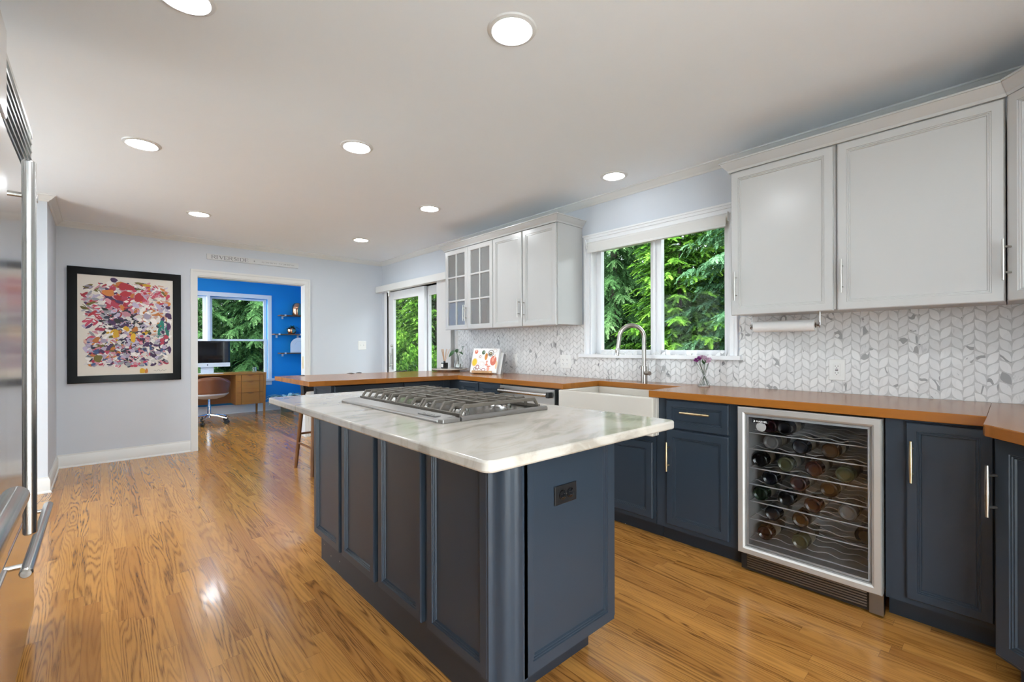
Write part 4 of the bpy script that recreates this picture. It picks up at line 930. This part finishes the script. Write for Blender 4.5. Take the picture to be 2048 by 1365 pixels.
for i, a in enumerate([(-.115, .215, .020, .022, (.70, .20, .13)), (-.115, .225, .010, .010, (.80, .55, .45)), (-.028, .208, .020, .022, (.05, .10, .05)), (-.022, .212, .009, .009, (.30, .38, .25)), (-.118, .105, .034, .044, (.85, .62, .40)), (-.118, .105, .026, .036, (.78, .55, .03)), (-.060, .165, .028, .028, (.78, .70, .58), .85), (-.060, .165, .014, .016, (.62, .38, .30), .4),
                       (.010, .165, .017, .036, (.66, .27, .05)), (.018, .18, .008, .016, (.40, .13, .03)), (.060, .200, .034, .034, (.16, .14, .13), .8), (.058, .195, .022, .020, (.13, .12, .07)), (.058, .200, .010, .008, (.50, .40, .25)), (.105, .225, .022, .018, (.62, .50, .42), .85), (.100, .125, .036, .050, (.66, .17, .11)), (.095, .135, .014, .022, (.76, .34, .24)), (.110, .168, .008, .022, (.80, .60, .50)),
                       (.028, .118, .014, .005, (.72, .24, .18)), (.026, .10, .009, .016, (.80, .38, .28)), (.028, .080, .018, .008, (.78, .28, .20)), (.055, .066, .024, .006, (.74, .26, .18)), (.052, .040, .016, .022, (.82, .40, .30)), (-.035, .085, .040, .034, (.70, .62, .56), .88), (-.03, .09, .025, .02, (.82, .72, .66), .7), (-.075, .055, .022, .026, (.45, .22, .24), .55), (-.105, .035, .016, .018, (.35, .28, .24), .5), (.0, .030, .026, .016, (.50, .26, .28), .6), (-.05, .03, .022, .014, (.55, .42, .36), .6), (.14, .08, .012, .04, (.85, .60, .38))]):
    disc(*a[:5], i, *(a[5:] or [0]))
me = bpy.data.meshes.new('illustration'); off = origin(cvr)
me.from_pydata([tuple(Vector(q) - off) for q in vs], [], fs); me.materials.append(M['print'])
ca = me.color_attributes.new('paint', 'FLOAT_COLOR', 'POINT'); ca.data.foreach_set('color', np.array(cl, dtype=np.float32).ravel())
o = bpy.data.objects.new('illustration', me); COL.objects.link(o); o.parent = cvr
bstd = thing('book_stand', (2.82, 3.52, .914), 'pale wooden book stand under the cookbook', 'book stand')
build(MB(TB).box(-.11, .11, -.030, .030, .0, .0118).box(-.115, .115, -.034, -.020, .0, .026), 'ledge', M['lwood'], bstd, smooth=0, bevel=.004)
build(MB(TB).box(-.09, .09, .025, .033, .012, .20), 'back_board', M['lwood'], bstd, smooth=0, bevel=.003)
build(MB(at(2.80, 3.515, .914, -1.25)).tube([(0, .07, .13), (0, .15, .006)], .007, 8).tube([(0, .02, .006), (0, .16, .006)], .006, 8), 'prop', M['lwood'], bstd)
bb = thing('booklet', (2.87, 3.45, .93), 'thin white booklet leaning directly behind the cookbook', 'booklet')
build(MB(TB @ Matrix.Translation((.03, .036, .004))).box(-.12, .150, 0, .008, 0, .225), 'pages', M['paper'], bb, smooth=0)
bb = thing('booklet', (2.88, 3.45, .93), 'grey booklet furthest behind the cookbook, against the tile', 'booklet')
build(MB(TB @ Matrix.Translation((.045, .046, .004)) @ Matrix.Rotation(-.03, 4, 'X')).box(-.12, .150, 0, .010, 0, .215), 'pages', P('grey_booklet', (.20, .20, .20), .5), bb, smooth=0)
# flower vase right of the sink
fv = thing('flower_vase', (2.965, 1.372, .914), 'little waisted glass vase of purple and pale pink flowers beside the sink', 'vase')
build(vase_mesh((2.965, 1.372, 0), [(.001, .915), (.036, .915), (.037, .919), (.026, .950), (.012, .985), (.013, 1.0), (.024, 1.045), (.030, 1.062), (.0285, 1.062), (.0225, 1.045), (.0115, 1.0), (.0105, .985), (.0245, .950), (.034, .922), (.001, .919)]), 'vessel', M['vglass'], fv)
m = MB()
rg2 = random.Random(5); heads = [(-.02, .045, 1.085, 0), (-.03, .022, 1.098, 0), (.0, .030, 1.100, 0), (-.01, .008, 1.108, 1), (-.02, -.014, 1.104, 1), (.01, -.03, 1.092, 1), (-.02, -.036, 1.080, 1), (.015, .0, 1.10, 1)]
for hx, hy, hz, k in heads: m.tube([(2.965 + rg2.uniform(-.02, .02), 1.372 - hy * .8, .921), (2.965, 1.372 + rg2.uniform(-.003, .003), .99), (2.965 + hx, 1.372 + hy, hz - .01)], .0014, 5)
build(m, 'stem', M['leafd'], fv)
fp = [P('purple_petals', (.26, .025, .24), .5, var=.5, vs=90), P('pale_pink_petals', (.66, .46, .60), .5, var=.3, vs=90)]
for hx, hy, hz, k in heads:
    m = MB(); c = Vector((2.965 + hx, 1.372 + hy, hz))
    for q in range(30):
        d = Vector((rg2.gauss(0, 1), rg2.gauss(0, 1), rg2.gauss(.5, .8))).normalized(); leafmesh(m, c, d, d.orthogonal(), .017, .0045, .3, 3)
    build(m, 'flower', fp[k], fv, recalc=False)
m = MB()
for q in range(7):
    a = q * 2.4; leafmesh(m, (2.965, 1.372, 1.06), (math.cos(a), math.sin(a), 1.1), (0, 0, 1), .045, .006, .1, 4)
build(m, 'leaf', M['leafd'], fv, recalc=False)
# glasses inside the glass-door cabinet
gt = thing('drinking_glass', (0, 0, 0), '', 'glass', 'glasses in the glass-door cabinet')
build(MB().lathe([(.001, .001), (.030, .001), (.036, .12), (.0345, .12), (.029, .006), (.001, .006)], 20, cap=False), 'vessel', M['vglass'], gt)
for i, (x, y, z, lab) in enumerate([(2.90, 4.03, 1.6705, 'clear glass on the middle shelf of the glass-door cabinet, far left'), (2.90, 3.94, 1.6705, 'clear glass on the middle shelf of the glass-door cabinet, second from left'), (2.90, 3.85, 1.6705, 'clear glass on the middle shelf of the glass-door cabinet, third from left')]):
    o = gt if i == 0 else dup(gt); o.location = (x, y, z); o['label'] = lab
bo = thing('serving_bowl', (2.93, 3.88, 1.386), 'blue-grey striped bowl on the bottom shelf of the glass-door cabinet', 'bowl')
build(MB().lathe([(.03, 1.3865), (.05, 1.39), (.09, 1.43), (.11, 1.49), (.106, 1.49), (.085, 1.432), (.03, 1.40)], 32, (2.92, 3.87, 0)), 'bowl', P('bowl_glaze', (.32, .38, .43), .2, var=.6, vs=25), bo)
pf = thing('dark_canister', (2.93, 3.44, 1.386), 'dark canister on the bottom shelf of the glass-door cabinet, right side', 'canister')
build(MB().lathe([(.05, 1.3865), (.052, 1.39), (.052, 1.56), (.05, 1.565)], 28, (2.92, 3.455, 0)), 'body', P('canister_glaze', (.04, .04, .042), .35, var=.5, vs=40), pf)
build(MB().lathe([(.054, 1.565), (.054, 1.585), (.012, 1.592), (.012, 1.605)], 28, (2.92, 3.455, 0)), 'lid', M['steel_dk'], pf)

# ------------------------------------------------------------------ refrigerator + wall oven
fr = thing('refrigerator', (-.53, 2.21, 0), 'built-in stainless refrigerator with louvred top grille at the left edge', 'refrigerator')
XF = -.210
build(MB().box(-.86, XF - .03, 1.60, 2.82, .0, 2.085), 'cabinet', M['steel_dk'], fr, smooth=0)
build(MB().box(XF - .028, XF, 1.605, 2.80, .547, 1.850), 'door', M['steel_f'], fr, smooth=0, bevel=.004)
build(MB().box(XF - .028, XF, 1.605, 2.80, .07, .537), 'freezer_drawer', M['steel_f'], fr, smooth=0, bevel=.004)
m = MB().box(XF - .03, XF - .004, 1.605, 1.625, 1.862, 2.085).box(XF - .03, XF - .004, 2.785, 2.805, 1.862, 2.085).box(XF - .03, XF, 1.605, 2.805, 2.070, 2.088)
for i in range(6):
    z = 1.868 + i * .034; m.add([(XF - .03, 1.625, z + .02), (XF - .002, 1.625, z), (XF, 1.625, z + .004), (XF - .022, 1.625, z + .030), (XF - .03, 2.785, z + .02), (XF - .002, 2.785, z), (XF, 2.785, z + .004), (XF - .022, 2.785, z + .030)], [(0, 1, 2, 3), (7, 6, 5, 4), (0, 4, 5, 1), (1, 5, 6, 2), (2, 6, 7, 3), (3, 7, 4, 0)])
build(m, 'grille', M['steel_y'], fr, smooth=0)
XH = -.163
h = build(MB().tube([(XH, 2.06, .60), (XH, 2.06, .605), (XH, 2.06, 1.76), (XH, 2.06, 1.765)], [.013, .0165, .0165, .013], 18), 'door_handle', M['steel'], fr)
for z in (.70, 1.655): build(MB().tube([(XH, 2.06, z), (XF, 2.06, z)], .008, 10), 'post', M['steel_y'], h)
h = build(MB().tube([(XH, 1.955, .515), (XH, 1.96, .515), (XH, 2.745, .515), (XH, 2.75, .515)], [.012, .0155, .0155, .012], 18), 'drawer_handle', M['steel_y'], fr)
for y in (2.03, 2.66): build(MB().tube([(XH, y, .515), (XF, y, .515)], .008, 10), 'post', M['steel_y'], h)
build(MB().box(XF - .004, XF + .016, 2.775, 2.805, 1.80, 1.835), 'hinge', M['chrome'], fr, bevel=.004)
ov = thing('wall_oven', (-.5, 1.15, 0), 'stainless wall oven tower with round bar handle, cut by the left edge of the picture', 'oven')
XO = -.160
build(MB().box(-.86, XO - .03, .72, 1.585, 0, 1.93), 'cabinet', M['blackp'], ov, smooth=0)
build(MB().box(XO - .028, XO, .725, 1.58, 1.715, 1.925), 'control_panel', M['steel_f'], ov, smooth=0, bevel=.003)
build(MB().box(XO - .028, XO, .725, 1.58, .690, 1.695), 'oven_door', M['steel_f'], ov, smooth=0, bevel=.004)
build(MB().box(XO - .028, XO, .725, 1.58, .06, .665), 'lower_panel', M['steel_f'], ov, smooth=0, bevel=.004)
h = build(MB().tube([(-.108, .80, .925), (-.108, 1.150, .925), (-.108, 1.158, .925)], [.018, .018, .015], 18), 'handle', M['steel_y'], ov)
build(MB().tube([(-.108, 1.10, .925), (XO, 1.10, .925)], .011, 10), 'post', M['blackg'], h)

# ------------------------------------------------------------------ office
dk = thing('wooden_desk', (1.4, 9.0, 0), 'mid-century wooden desk with three drawers under the blue room window', 'desk')
build(MB().box(.62, 2.150, 8.75, 9.32, .725, .750), 'desktop', M['teak'], dk, smooth=0, bevel=.003)
build(MB().box(1.689, 2.105, 8.775, 9.29, .214, .724), 'drawer_pedestal', M['teak_dk'], dk, smooth=0)
build(MB().box(.64, 1.689, 9.20, 9.22, .21, .724), 'modesty_panel', M['teak_dk'], dk, smooth=0)
for za, zb in ((.612, .718), (.418, .608), (.216, .414)):
    m = MB(); m.box(1.690, 1.768, 8.762, 8.776, za, zb).box(1.772, 2.042, 8.752, 8.776, za, zb).box(2.046, 2.104, 8.762, 8.776, za, zb)
    d = build(m, 'drawer', M['teak'], dk, smooth=0, bevel=.0015)
    build(MB().slabwall([(1.85 + .11 * i / 8, zb - .006 - .014 * math.sin(PI * i / 8)) for i in range(9)] + [(1.96, zb - .003), (1.85, zb - .003)], 8.745, 8.753), 'handle', M['teak_dk'], d, smooth=0)
for x, y in ((2.118, 8.765), (2.118, 9.28), (.64, 8.765), (.64, 9.28)):
    build(MB().add([(x - .016, y - .015, 0), (x + .012, y - .015, 0), (x + .012, y + .015, 0), (x - .016, y + .015, 0), (x - .012, y - .015, .725), (x + .03, y - .015, .725), (x + .03, y + .015, .725), (x - .012, y + .015, .725)], [(3, 2, 1, 0), (4, 5, 6, 7), (0, 1, 5, 4), (1, 2, 6, 5), (2, 3, 7, 6), (3, 0, 4, 7)]), 'leg', M['teak'], dk, smooth=0)
cm = thing('desktop_computer', (1.32, 8.98, .75), 'all-in-one desktop computer with black screen and silver chin on the desk', 'computer')
build(MB().box(1.0, 1.642, 8.96, 8.985, .862, 1.292), 'housing', M['steel'], cm, smooth=0, bevel=.004)
build(MB().box(1.002, 1.640, 8.956, 8.961, .928, 1.290), 'screen', M['blackg'], cm, smooth=0)
build(MB().box(1.000, 1.642, 8.955, 8.961, .862, .927), 'chin', P('silver_chin', (.70, .70, .70), .4), cm, smooth=0)
build(MB().ball((1.318, 8.9548, .894), .010, 12, (1, .08, 1)).ball((1.323, 8.9548, .906), .003, 8, (1, .1, 1)), 'emblem', M['blackp'], cm)
build(MB().add([(1.23, 8.93, .751), (1.41, 8.93, .751), (1.41, 9.10, .751), (1.23, 9.10, .751), (1.23, 8.93, .756), (1.41, 8.93, .756), (1.41, 9.10, .756), (1.23, 9.10, .756)], [(3, 2, 1, 0), (4, 5, 6, 7), (0, 1, 5, 4), (1, 2, 6, 5), (2, 3, 7, 6), (3, 0, 4, 7)]).box(1.23, 1.41, 8.986, 8.992, .756, 1.0), 'stand', P('silver_stand', (.66, .68, .72), .35), cm, smooth=0)
kb = tag(build(MB().box(1.10, 1.52, 8.79, 8.90, .750, .760), 'keyboard', M['paper'], loc=(1.3, 8.85, .75), smooth=0, bevel=.004), 'white keyboard on the desk in front of the computer', 'keyboard')
jr = thing('glass_jar', (2.02, 9.05, .75), 'small clear glass jar on the right of the desk', 'jar')
build(MB().lathe([(.001, .751), (.030, .751), (.030, .83), (.024, .84), (.022, .84), (.027, .83), (.027, .755), (.001, .755)], 20, (2.02, 9.0, 0), cap=False), 'vessel', M['vglass'], jr)
ch = thing('desk_chair', (1.25, 8.32, 0), 'brown leather swivel desk chair with chrome star base at the desk', 'chair')
m = MB(); v = []; f = []; n = 16
for i in range(n + 1):
    a = PI * (1.02 + .96 * i / n)        # back shell facing the camera (towards -Y)
    for k in range(7):
        u = k / 6; rr = .245 + .035 * u; z = .46 + .27 * u; drop = .10 * abs(math.cos(a)) ** 3 * u
        v.append((1.25 + rr * math.cos(a) * 1.0, 8.36 + rr * math.sin(a) * .85, z - drop))
for i in range(n):
    for k in range(6): f.append((7 * i + k, 7 * i + k + 1, 7 * i + 8 + k, 7 * i + 7 + k))
o = build(m.add(v, f), 'backrest', M['leather'], ch, recalc=False); sm = o.modifiers.new('thick', 'SOLIDIFY'); sm.thickness = .02; sm.offset = 0
build(MB().lathe([(.04, .385), (.12, .392), (.20, .415), (.255, .455), (.262, .475), (.24, .472), (.10, .43)], 36, (1.25, 8.36, 0)), 'seat_shell', P('grey_shell', (.60, .59, .57), .3), ch)
build(MB().lathe([(.235, .452), (.236, .47), (.20, .50), (.05, .505)], 32, (1.25, 8.36, 0)), 'cushion', M['leather'], ch)
build(MB().cyl((1.25, 8.36, .10), .027, .18, 'Z', 18).cyl((1.25, 8.36, .26), .017, .128, 'Z', 18), 'gas_lift', M['chrome'], ch)
m = MB(); m2 = MB()
for i in range(5):
    a = 2 * PI * i / 5 + .50; d = Vector((math.cos(a), math.sin(a), 0)); e = Vector((1.25, 8.36, 0)) + d * .28
    build(MB().tube([(1.25, 8.36, .145), tuple(Vector((1.25, 8.36, .125)) + d * .14), (e.x, e.y, .088)], [.018, .015, .011], 10), 'base_arm', M['chrome'], ch)
    t_ = Vector((-d.y, d.x, 0)); c_ = MB()
    for s in (-1, 1):
        q = e + t_ * (.012 * s); c_.tube([(q + t_ * (-.009)).to_tuple()[:2] + (.030,), (q + t_ * .009).to_tuple()[:2] + (.030,)], .030, 16)
    c_.tube([(e.x, e.y, .05), (e.x, e.y, .09)], .008, 8)
    build(c_, 'caster', M['blackp'], ch)
for z, x0, lab in ((1.795, 2.505, 'topmost dark floating shelf on the blue wall'), (1.437, 2.40, 'middle floating shelf on the blue wall, longest of three'), (1.08, 2.505, 'lowest floating shelf on the blue wall')):
    s_ = thing('floating_shelf', ((x0 + 3.3) / 2, YO - .11, z), lab, 'shelf', 'floating shelves in the blue room')
    build(MB().box(x0, 3.095, YO - .20, YO - .0005, z - .018, z), 'board', M['shelfw'], s_, smooth=0, bevel=.002)
    for xb in (x0 + .07, x0 + .45): build(MB().box(xb, xb + .03, YO - .205, YO - .002, z - .024, z - .0185).box(xb, xb + .03, YO - .205, YO - .2005, z - .024, z + .01).box(xb, xb + .03, YO - .012, YO - .002, z - .07, z - .024), 'bracket', M['trim'], s_, smooth=0)
co = thing('copper_ornament', (2.84, YO - .12, 1.795), 'shiny copper domed ornament on the topmost blue room shelf', 'ornament')
build(MB().lathe([(.085, 1.796), (.092, 1.81), (.094, 1.95), (.085, 2.0), (.06, 2.03), (.02, 2.045)], 32, (2.83, YO - .11, 0)), 'body', M['copper'], co)
cpv = thing('copper_planter', (2.70, YO - .11, 1.437), 'round copper pot with a feathery plant on the middle blue room shelf', 'planter')
build(MB().lathe([(.04, 1.438), (.065, 1.45), (.082, 1.495), (.078, 1.53), (.055, 1.56), (.050, 1.565), (.045, 1.556), (.04, 1.53)], 32, (2.725, YO - .11, 0)), 'pot', M['copper'], cpv)
m = MB(); rg3 = random.Random(9)
for q in range(18):
    a = rg3.uniform(0, 2 * PI); leafmesh(m, (2.725, YO - .11, 1.55), (math.cos(a), .5 * math.sin(a), rg3.uniform(.3, 1.2)), (0, 0, 1), rg3.uniform(.10, .19), .012, .5)
build(m, 'foliage', M['leafd'], cpv, recalc=False)
ac = thing('arched_plaque', (2.87, YO - .1, 1.08), 'white arched plaque standing on the lowest blue room shelf', 'plaque')
ar = [(2.705, 1.081), (3.02, 1.081)] + [(2.8625 + .1575 * math.cos(PI * i / 16), 1.22 + .15 * math.sin(PI * i / 16)) for i in range(17)]
build(MB().slabwall(ar, YO - .12, YO - .10), 'board', M['paper'], ac, smooth=0)
m = MB()
for i in range(9): a = PI * (.1 + .8 * i / 8); m.cyl((2.8625 + .085 * math.cos(a), YO - .1212, 1.20 + .10 * math.sin(a)), .005, .001, 'Y', 8)
build(m, 'dots', M['grey_in'], ac)
pp = thing('potted_plant', (2.55, 8.98, 0), 'potted plant with pale striped leaves on the floor beside the desk', 'plant')
build(MB().lathe([(.10, 0), (.105, .01), (.13, .20), (.135, .24), (.125, .24), (.11, .20)], 28, (2.56, 9.0, 0)), 'pot', P('grey_pot', (.16, .19, .17), .4, var=.3), pp)
for q in range(36):
    a = q * 2.399; el = rg3.uniform(.15, 1.0); L_ = rg3.uniform(.24, .42)
    build(leafmesh(MB(), (2.56 + .04 * math.cos(a), 9.0 + .03 * math.sin(a), .24), (math.cos(a), .7 * math.sin(a), el), (0, 0, 1), L_, .038, .55), 'leaf', M['leafp'], pp, recalc=False)

# ------------------------------------------------------------------ outside
struct(build(MB().box(-25, 40, -25, 45, -.6, -.45), 'ground', M['soil'], smooth=0))
def np_mesh(name, V, F, tint, mat):
    me = bpy.data.meshes.new(name); nv, nf = len(V), len(F)
    me.vertices.add(nv); me.vertices.foreach_set('co', V.astype(np.float32).ravel())
    me.loops.add(nf * 4); me.loops.foreach_set('vertex_index', F.astype(np.int32).ravel())
    me.polygons.add(nf); me.polygons.foreach_set('loop_start', np.arange(0, nf * 4, 4, dtype=np.int32)); me.polygons.foreach_set('loop_total', np.full(nf, 4, dtype=np.int32))
    me.update(calc_edges=True)
    ca = me.color_attributes.new('tint', 'FLOAT_COLOR', 'POINT')
    c = np.ones((nv, 4), dtype=np.float32); c[:, :3] = tint[:, None]; ca.data.foreach_set('color', c.ravel()); me.materials.append(mat); return me
def frames(D, rs, upbias=(0, 0, 1.)):
    D = D / np.linalg.norm(D, axis=1, keepdims=True); U = np.array(upbias)[None] + rs.normal(0, .25, D.shape); Sd = np.cross(D, U); Sd /= np.linalg.norm(Sd, axis=1, keepdims=True) + 1e-9; Up = np.cross(Sd, D); return D, Sd, Up
def diamonds(B, D, Sd, L, Wd, tint):
    n = len(B); V = np.empty((n, 4, 3)); V[:, 0] = B; V[:, 1] = B + D * L[:, None] * .45 + Sd * Wd[:, None]; V[:, 2] = B + D * L[:, None]; V[:, 3] = B + D * L[:, None] * .45 - Sd * Wd[:, None]
    return V.reshape(-1, 3), np.arange(n * 4).reshape(n, 4), np.repeat(tint, 4)
def conifer(seed, Ht, Rb, nb, droop, flat, fl, nl, nw, zmin=.1):
    """boughs -> fronds -> small needle sprays"""
    rs = np.random.RandomState(seed)
    Z = zmin + (Ht - zmin) * np.linspace(0, 1, nb) ** 1.15; A = np.arange(nb) * 2.3999 + rs.normal(0, .3, nb); Lb = Rb * (1 - .9 * Z / Ht) * np.where(np.arange(nb) % 3 == 0, rs.uniform(.35, .7, nb), rs.uniform(.8, 1.12, nb)) + .12
    FB, FD, FL, FT = [], [], [], []
    for z, a, L in zip(Z, A, Lb):
        ns = max(5, int(L / .085)); t = np.linspace(.15, 1, ns); el = .35 - droop
        x = t * L; h = z + el * x - .22 * droop * x * x + .10 * droop * np.maximum(0, t - .7) * L * 2
        P0 = np.stack([x * math.cos(a), x * math.sin(a), h], 1)
        dirb = np.array([math.cos(a), math.sin(a), el * .6]); side = np.array([-math.sin(a), math.cos(a), 0])
        bt = rs.uniform(-.12, .14)
        for s in (-1, 0, 1):
            sp = .9 if s else .2
            D = dirb[None] * rs.uniform(.55, 1.1, (ns, 1)) + side[None] * s * sp * rs.uniform(.6, 1.2, (ns, 1)) + np.array([0, 0, -droop * .85]) * rs.uniform(.4, 1.4, (ns, 1)) + rs.normal(0, .12, (ns, 3))
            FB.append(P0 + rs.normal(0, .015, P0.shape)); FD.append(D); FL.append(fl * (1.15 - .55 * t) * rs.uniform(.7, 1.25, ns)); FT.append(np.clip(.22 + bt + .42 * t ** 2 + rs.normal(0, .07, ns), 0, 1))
    FB, FD, FL, FT = map(np.concatenate, (FB, FD, FL, FT)); D, Sd, Up = frames(FD, rs)
    Vs, Fs, Ts, o = [], [], [], 0
    K = 13
    for k in range(K):
        u = .06 + .94 * k / K
        for s in ((-1, 1) if k < K - 1 else (-1, 0, 1)):
            B = FB + D * (FL * u)[:, None] - Up * (.16 * FL * u * u)[:, None]
            d = D * (.75 + .2 * u) + Sd * s * .85 * (1 - .5 * u) - Up * (.15 + .3 * rs.rand(len(B), 1)) * (1 - flat) + rs.normal(0, .10, B.shape); d /= np.linalg.norm(d, axis=1, keepdims=True)
            w = np.cross(d, Up + rs.normal(0, .5 * (1 - flat) + .12, B.shape)); w /= np.linalg.norm(w, axis=1, keepdims=True) + 1e-9
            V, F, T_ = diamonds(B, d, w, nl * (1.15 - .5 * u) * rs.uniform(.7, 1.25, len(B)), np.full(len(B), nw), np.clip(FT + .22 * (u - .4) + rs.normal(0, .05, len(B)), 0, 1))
            Vs.append(V); Fs.append(F + o); Ts.append(T_); o += len(V)
    return np.concatenate(Vs), np.concatenate(Fs), np.concatenate(Ts)
GZ = -.45
def tree_proto(name, mat, args, Ht, tr, label, cat='tree'):
    r = thing(name, (0, 0, 0), label, cat, 'trees outside the windows')
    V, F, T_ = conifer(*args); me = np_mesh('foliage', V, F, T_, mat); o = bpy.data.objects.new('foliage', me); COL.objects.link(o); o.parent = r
    build(MB().tube([(0, 0, 0), (0, 0, Ht * .5), (0, 0, Ht * .98)], [tr, tr * .6, .01], 10), 'trunk', M['bark'], r)
    return r
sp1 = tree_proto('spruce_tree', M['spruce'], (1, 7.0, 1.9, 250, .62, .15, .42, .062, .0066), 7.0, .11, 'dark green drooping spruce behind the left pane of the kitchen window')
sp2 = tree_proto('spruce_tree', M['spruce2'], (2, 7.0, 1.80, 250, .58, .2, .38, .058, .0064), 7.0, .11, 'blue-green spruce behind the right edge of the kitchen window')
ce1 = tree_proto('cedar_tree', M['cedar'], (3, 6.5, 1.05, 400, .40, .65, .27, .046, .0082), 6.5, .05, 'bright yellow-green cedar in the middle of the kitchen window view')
sp1.location = (7.9, 5.55, GZ); sp2.location = (7.5, 2.55, GZ); ce1.location = (7.15, 3.72, GZ)
sp1.rotation_euler = (0, 0, .4)
dupt(ce1, (6.5, 11.1, GZ), 1.2, 'bright green cedar seen through the left glass of the patio door')
dupt(ce1, (6.0, 9.3, GZ), 2.2, 'bright drooping cedar seen through the right glass of the patio door')['group'] = 'trees outside the windows'
dupt(sp1, (2.95, 12.3, GZ), 3.6, 'green spruce filling the right sash of the blue room window')
dupt(sp1, (.9, 12.6, GZ), 5.0, 'green spruce behind the computer in the blue room window')
back = 'dark conifer in the row further back outside the windows'
spots = [(9.7, .2), (9.4, 2.0), (9.9, 3.6), (9.5, 5.1), (9.9, 6.9), (9.6, 8.7), (8.6, 10.3), (8.9, 12.6), (6.9, 13.6), (5.4, 13.0), (4.6, 14.9), (2.9, 14.6), (1.2, 14.8), (-.5, 14.5), (11.9, 1.1), (11.8, 3.0), (12.0, 5.0), (11.8, 7.1), (11.6, 9.4), (11.2, 11.9), (9.9, 15.0), (7.6, 16.0), (2.2, 16.6), (.4, 16.8), (4.0, 17.0)]
for i, (x, y) in enumerate(spots):
    o = dupt((sp1, sp2)[i % 2], (x, y, GZ), i * 1.3, back, 'background conifers'); o.scale = (1.2, 1.2, 1.12)
struct(build(MB().box(3.24, 13, -1.75, -1.5, -.45, 3.2), 'sky_block_wall', P('sky_block_wall_paint', (.16, .15, .13), .9, var=.3), smooth=0))  # unseen wall added to block open sky beside the kitchen window
# leafy shrubs outside the patio door
def shrub_mesh(seed, R, Hh, n):
    rs = np.random.RandomState(seed); d = rs.normal(0, 1, (n, 3)); d[:, 2] = np.abs(d[:, 2]) * .9 + .05; d /= np.linalg.norm(d, axis=1, keepdims=True)
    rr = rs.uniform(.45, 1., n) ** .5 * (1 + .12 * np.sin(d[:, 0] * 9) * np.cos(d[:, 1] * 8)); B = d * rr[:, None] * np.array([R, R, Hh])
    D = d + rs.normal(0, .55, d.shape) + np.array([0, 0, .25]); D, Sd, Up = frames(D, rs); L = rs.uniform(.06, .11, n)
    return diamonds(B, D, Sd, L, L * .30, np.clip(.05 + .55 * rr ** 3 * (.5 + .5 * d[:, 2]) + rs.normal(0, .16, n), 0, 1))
sb = thing('leafy_shrub', (0, 0, 0), 'bright leafy shrub low outside the left glass of the patio door', 'shrub', 'shrubs outside the patio door')
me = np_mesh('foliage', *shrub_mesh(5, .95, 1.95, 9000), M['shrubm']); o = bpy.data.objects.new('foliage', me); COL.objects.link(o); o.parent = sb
m = MB()
for i in range(7): a = i * .9; m.tube([(.05 * math.cos(a), .05 * math.sin(a), 0), (.5 * math.cos(a), .5 * math.sin(a), 1.1)], [.015, .006], 6)
build(m, 'stem', M['bark'], sb)
sb.location = (5.3, 9.9, GZ)
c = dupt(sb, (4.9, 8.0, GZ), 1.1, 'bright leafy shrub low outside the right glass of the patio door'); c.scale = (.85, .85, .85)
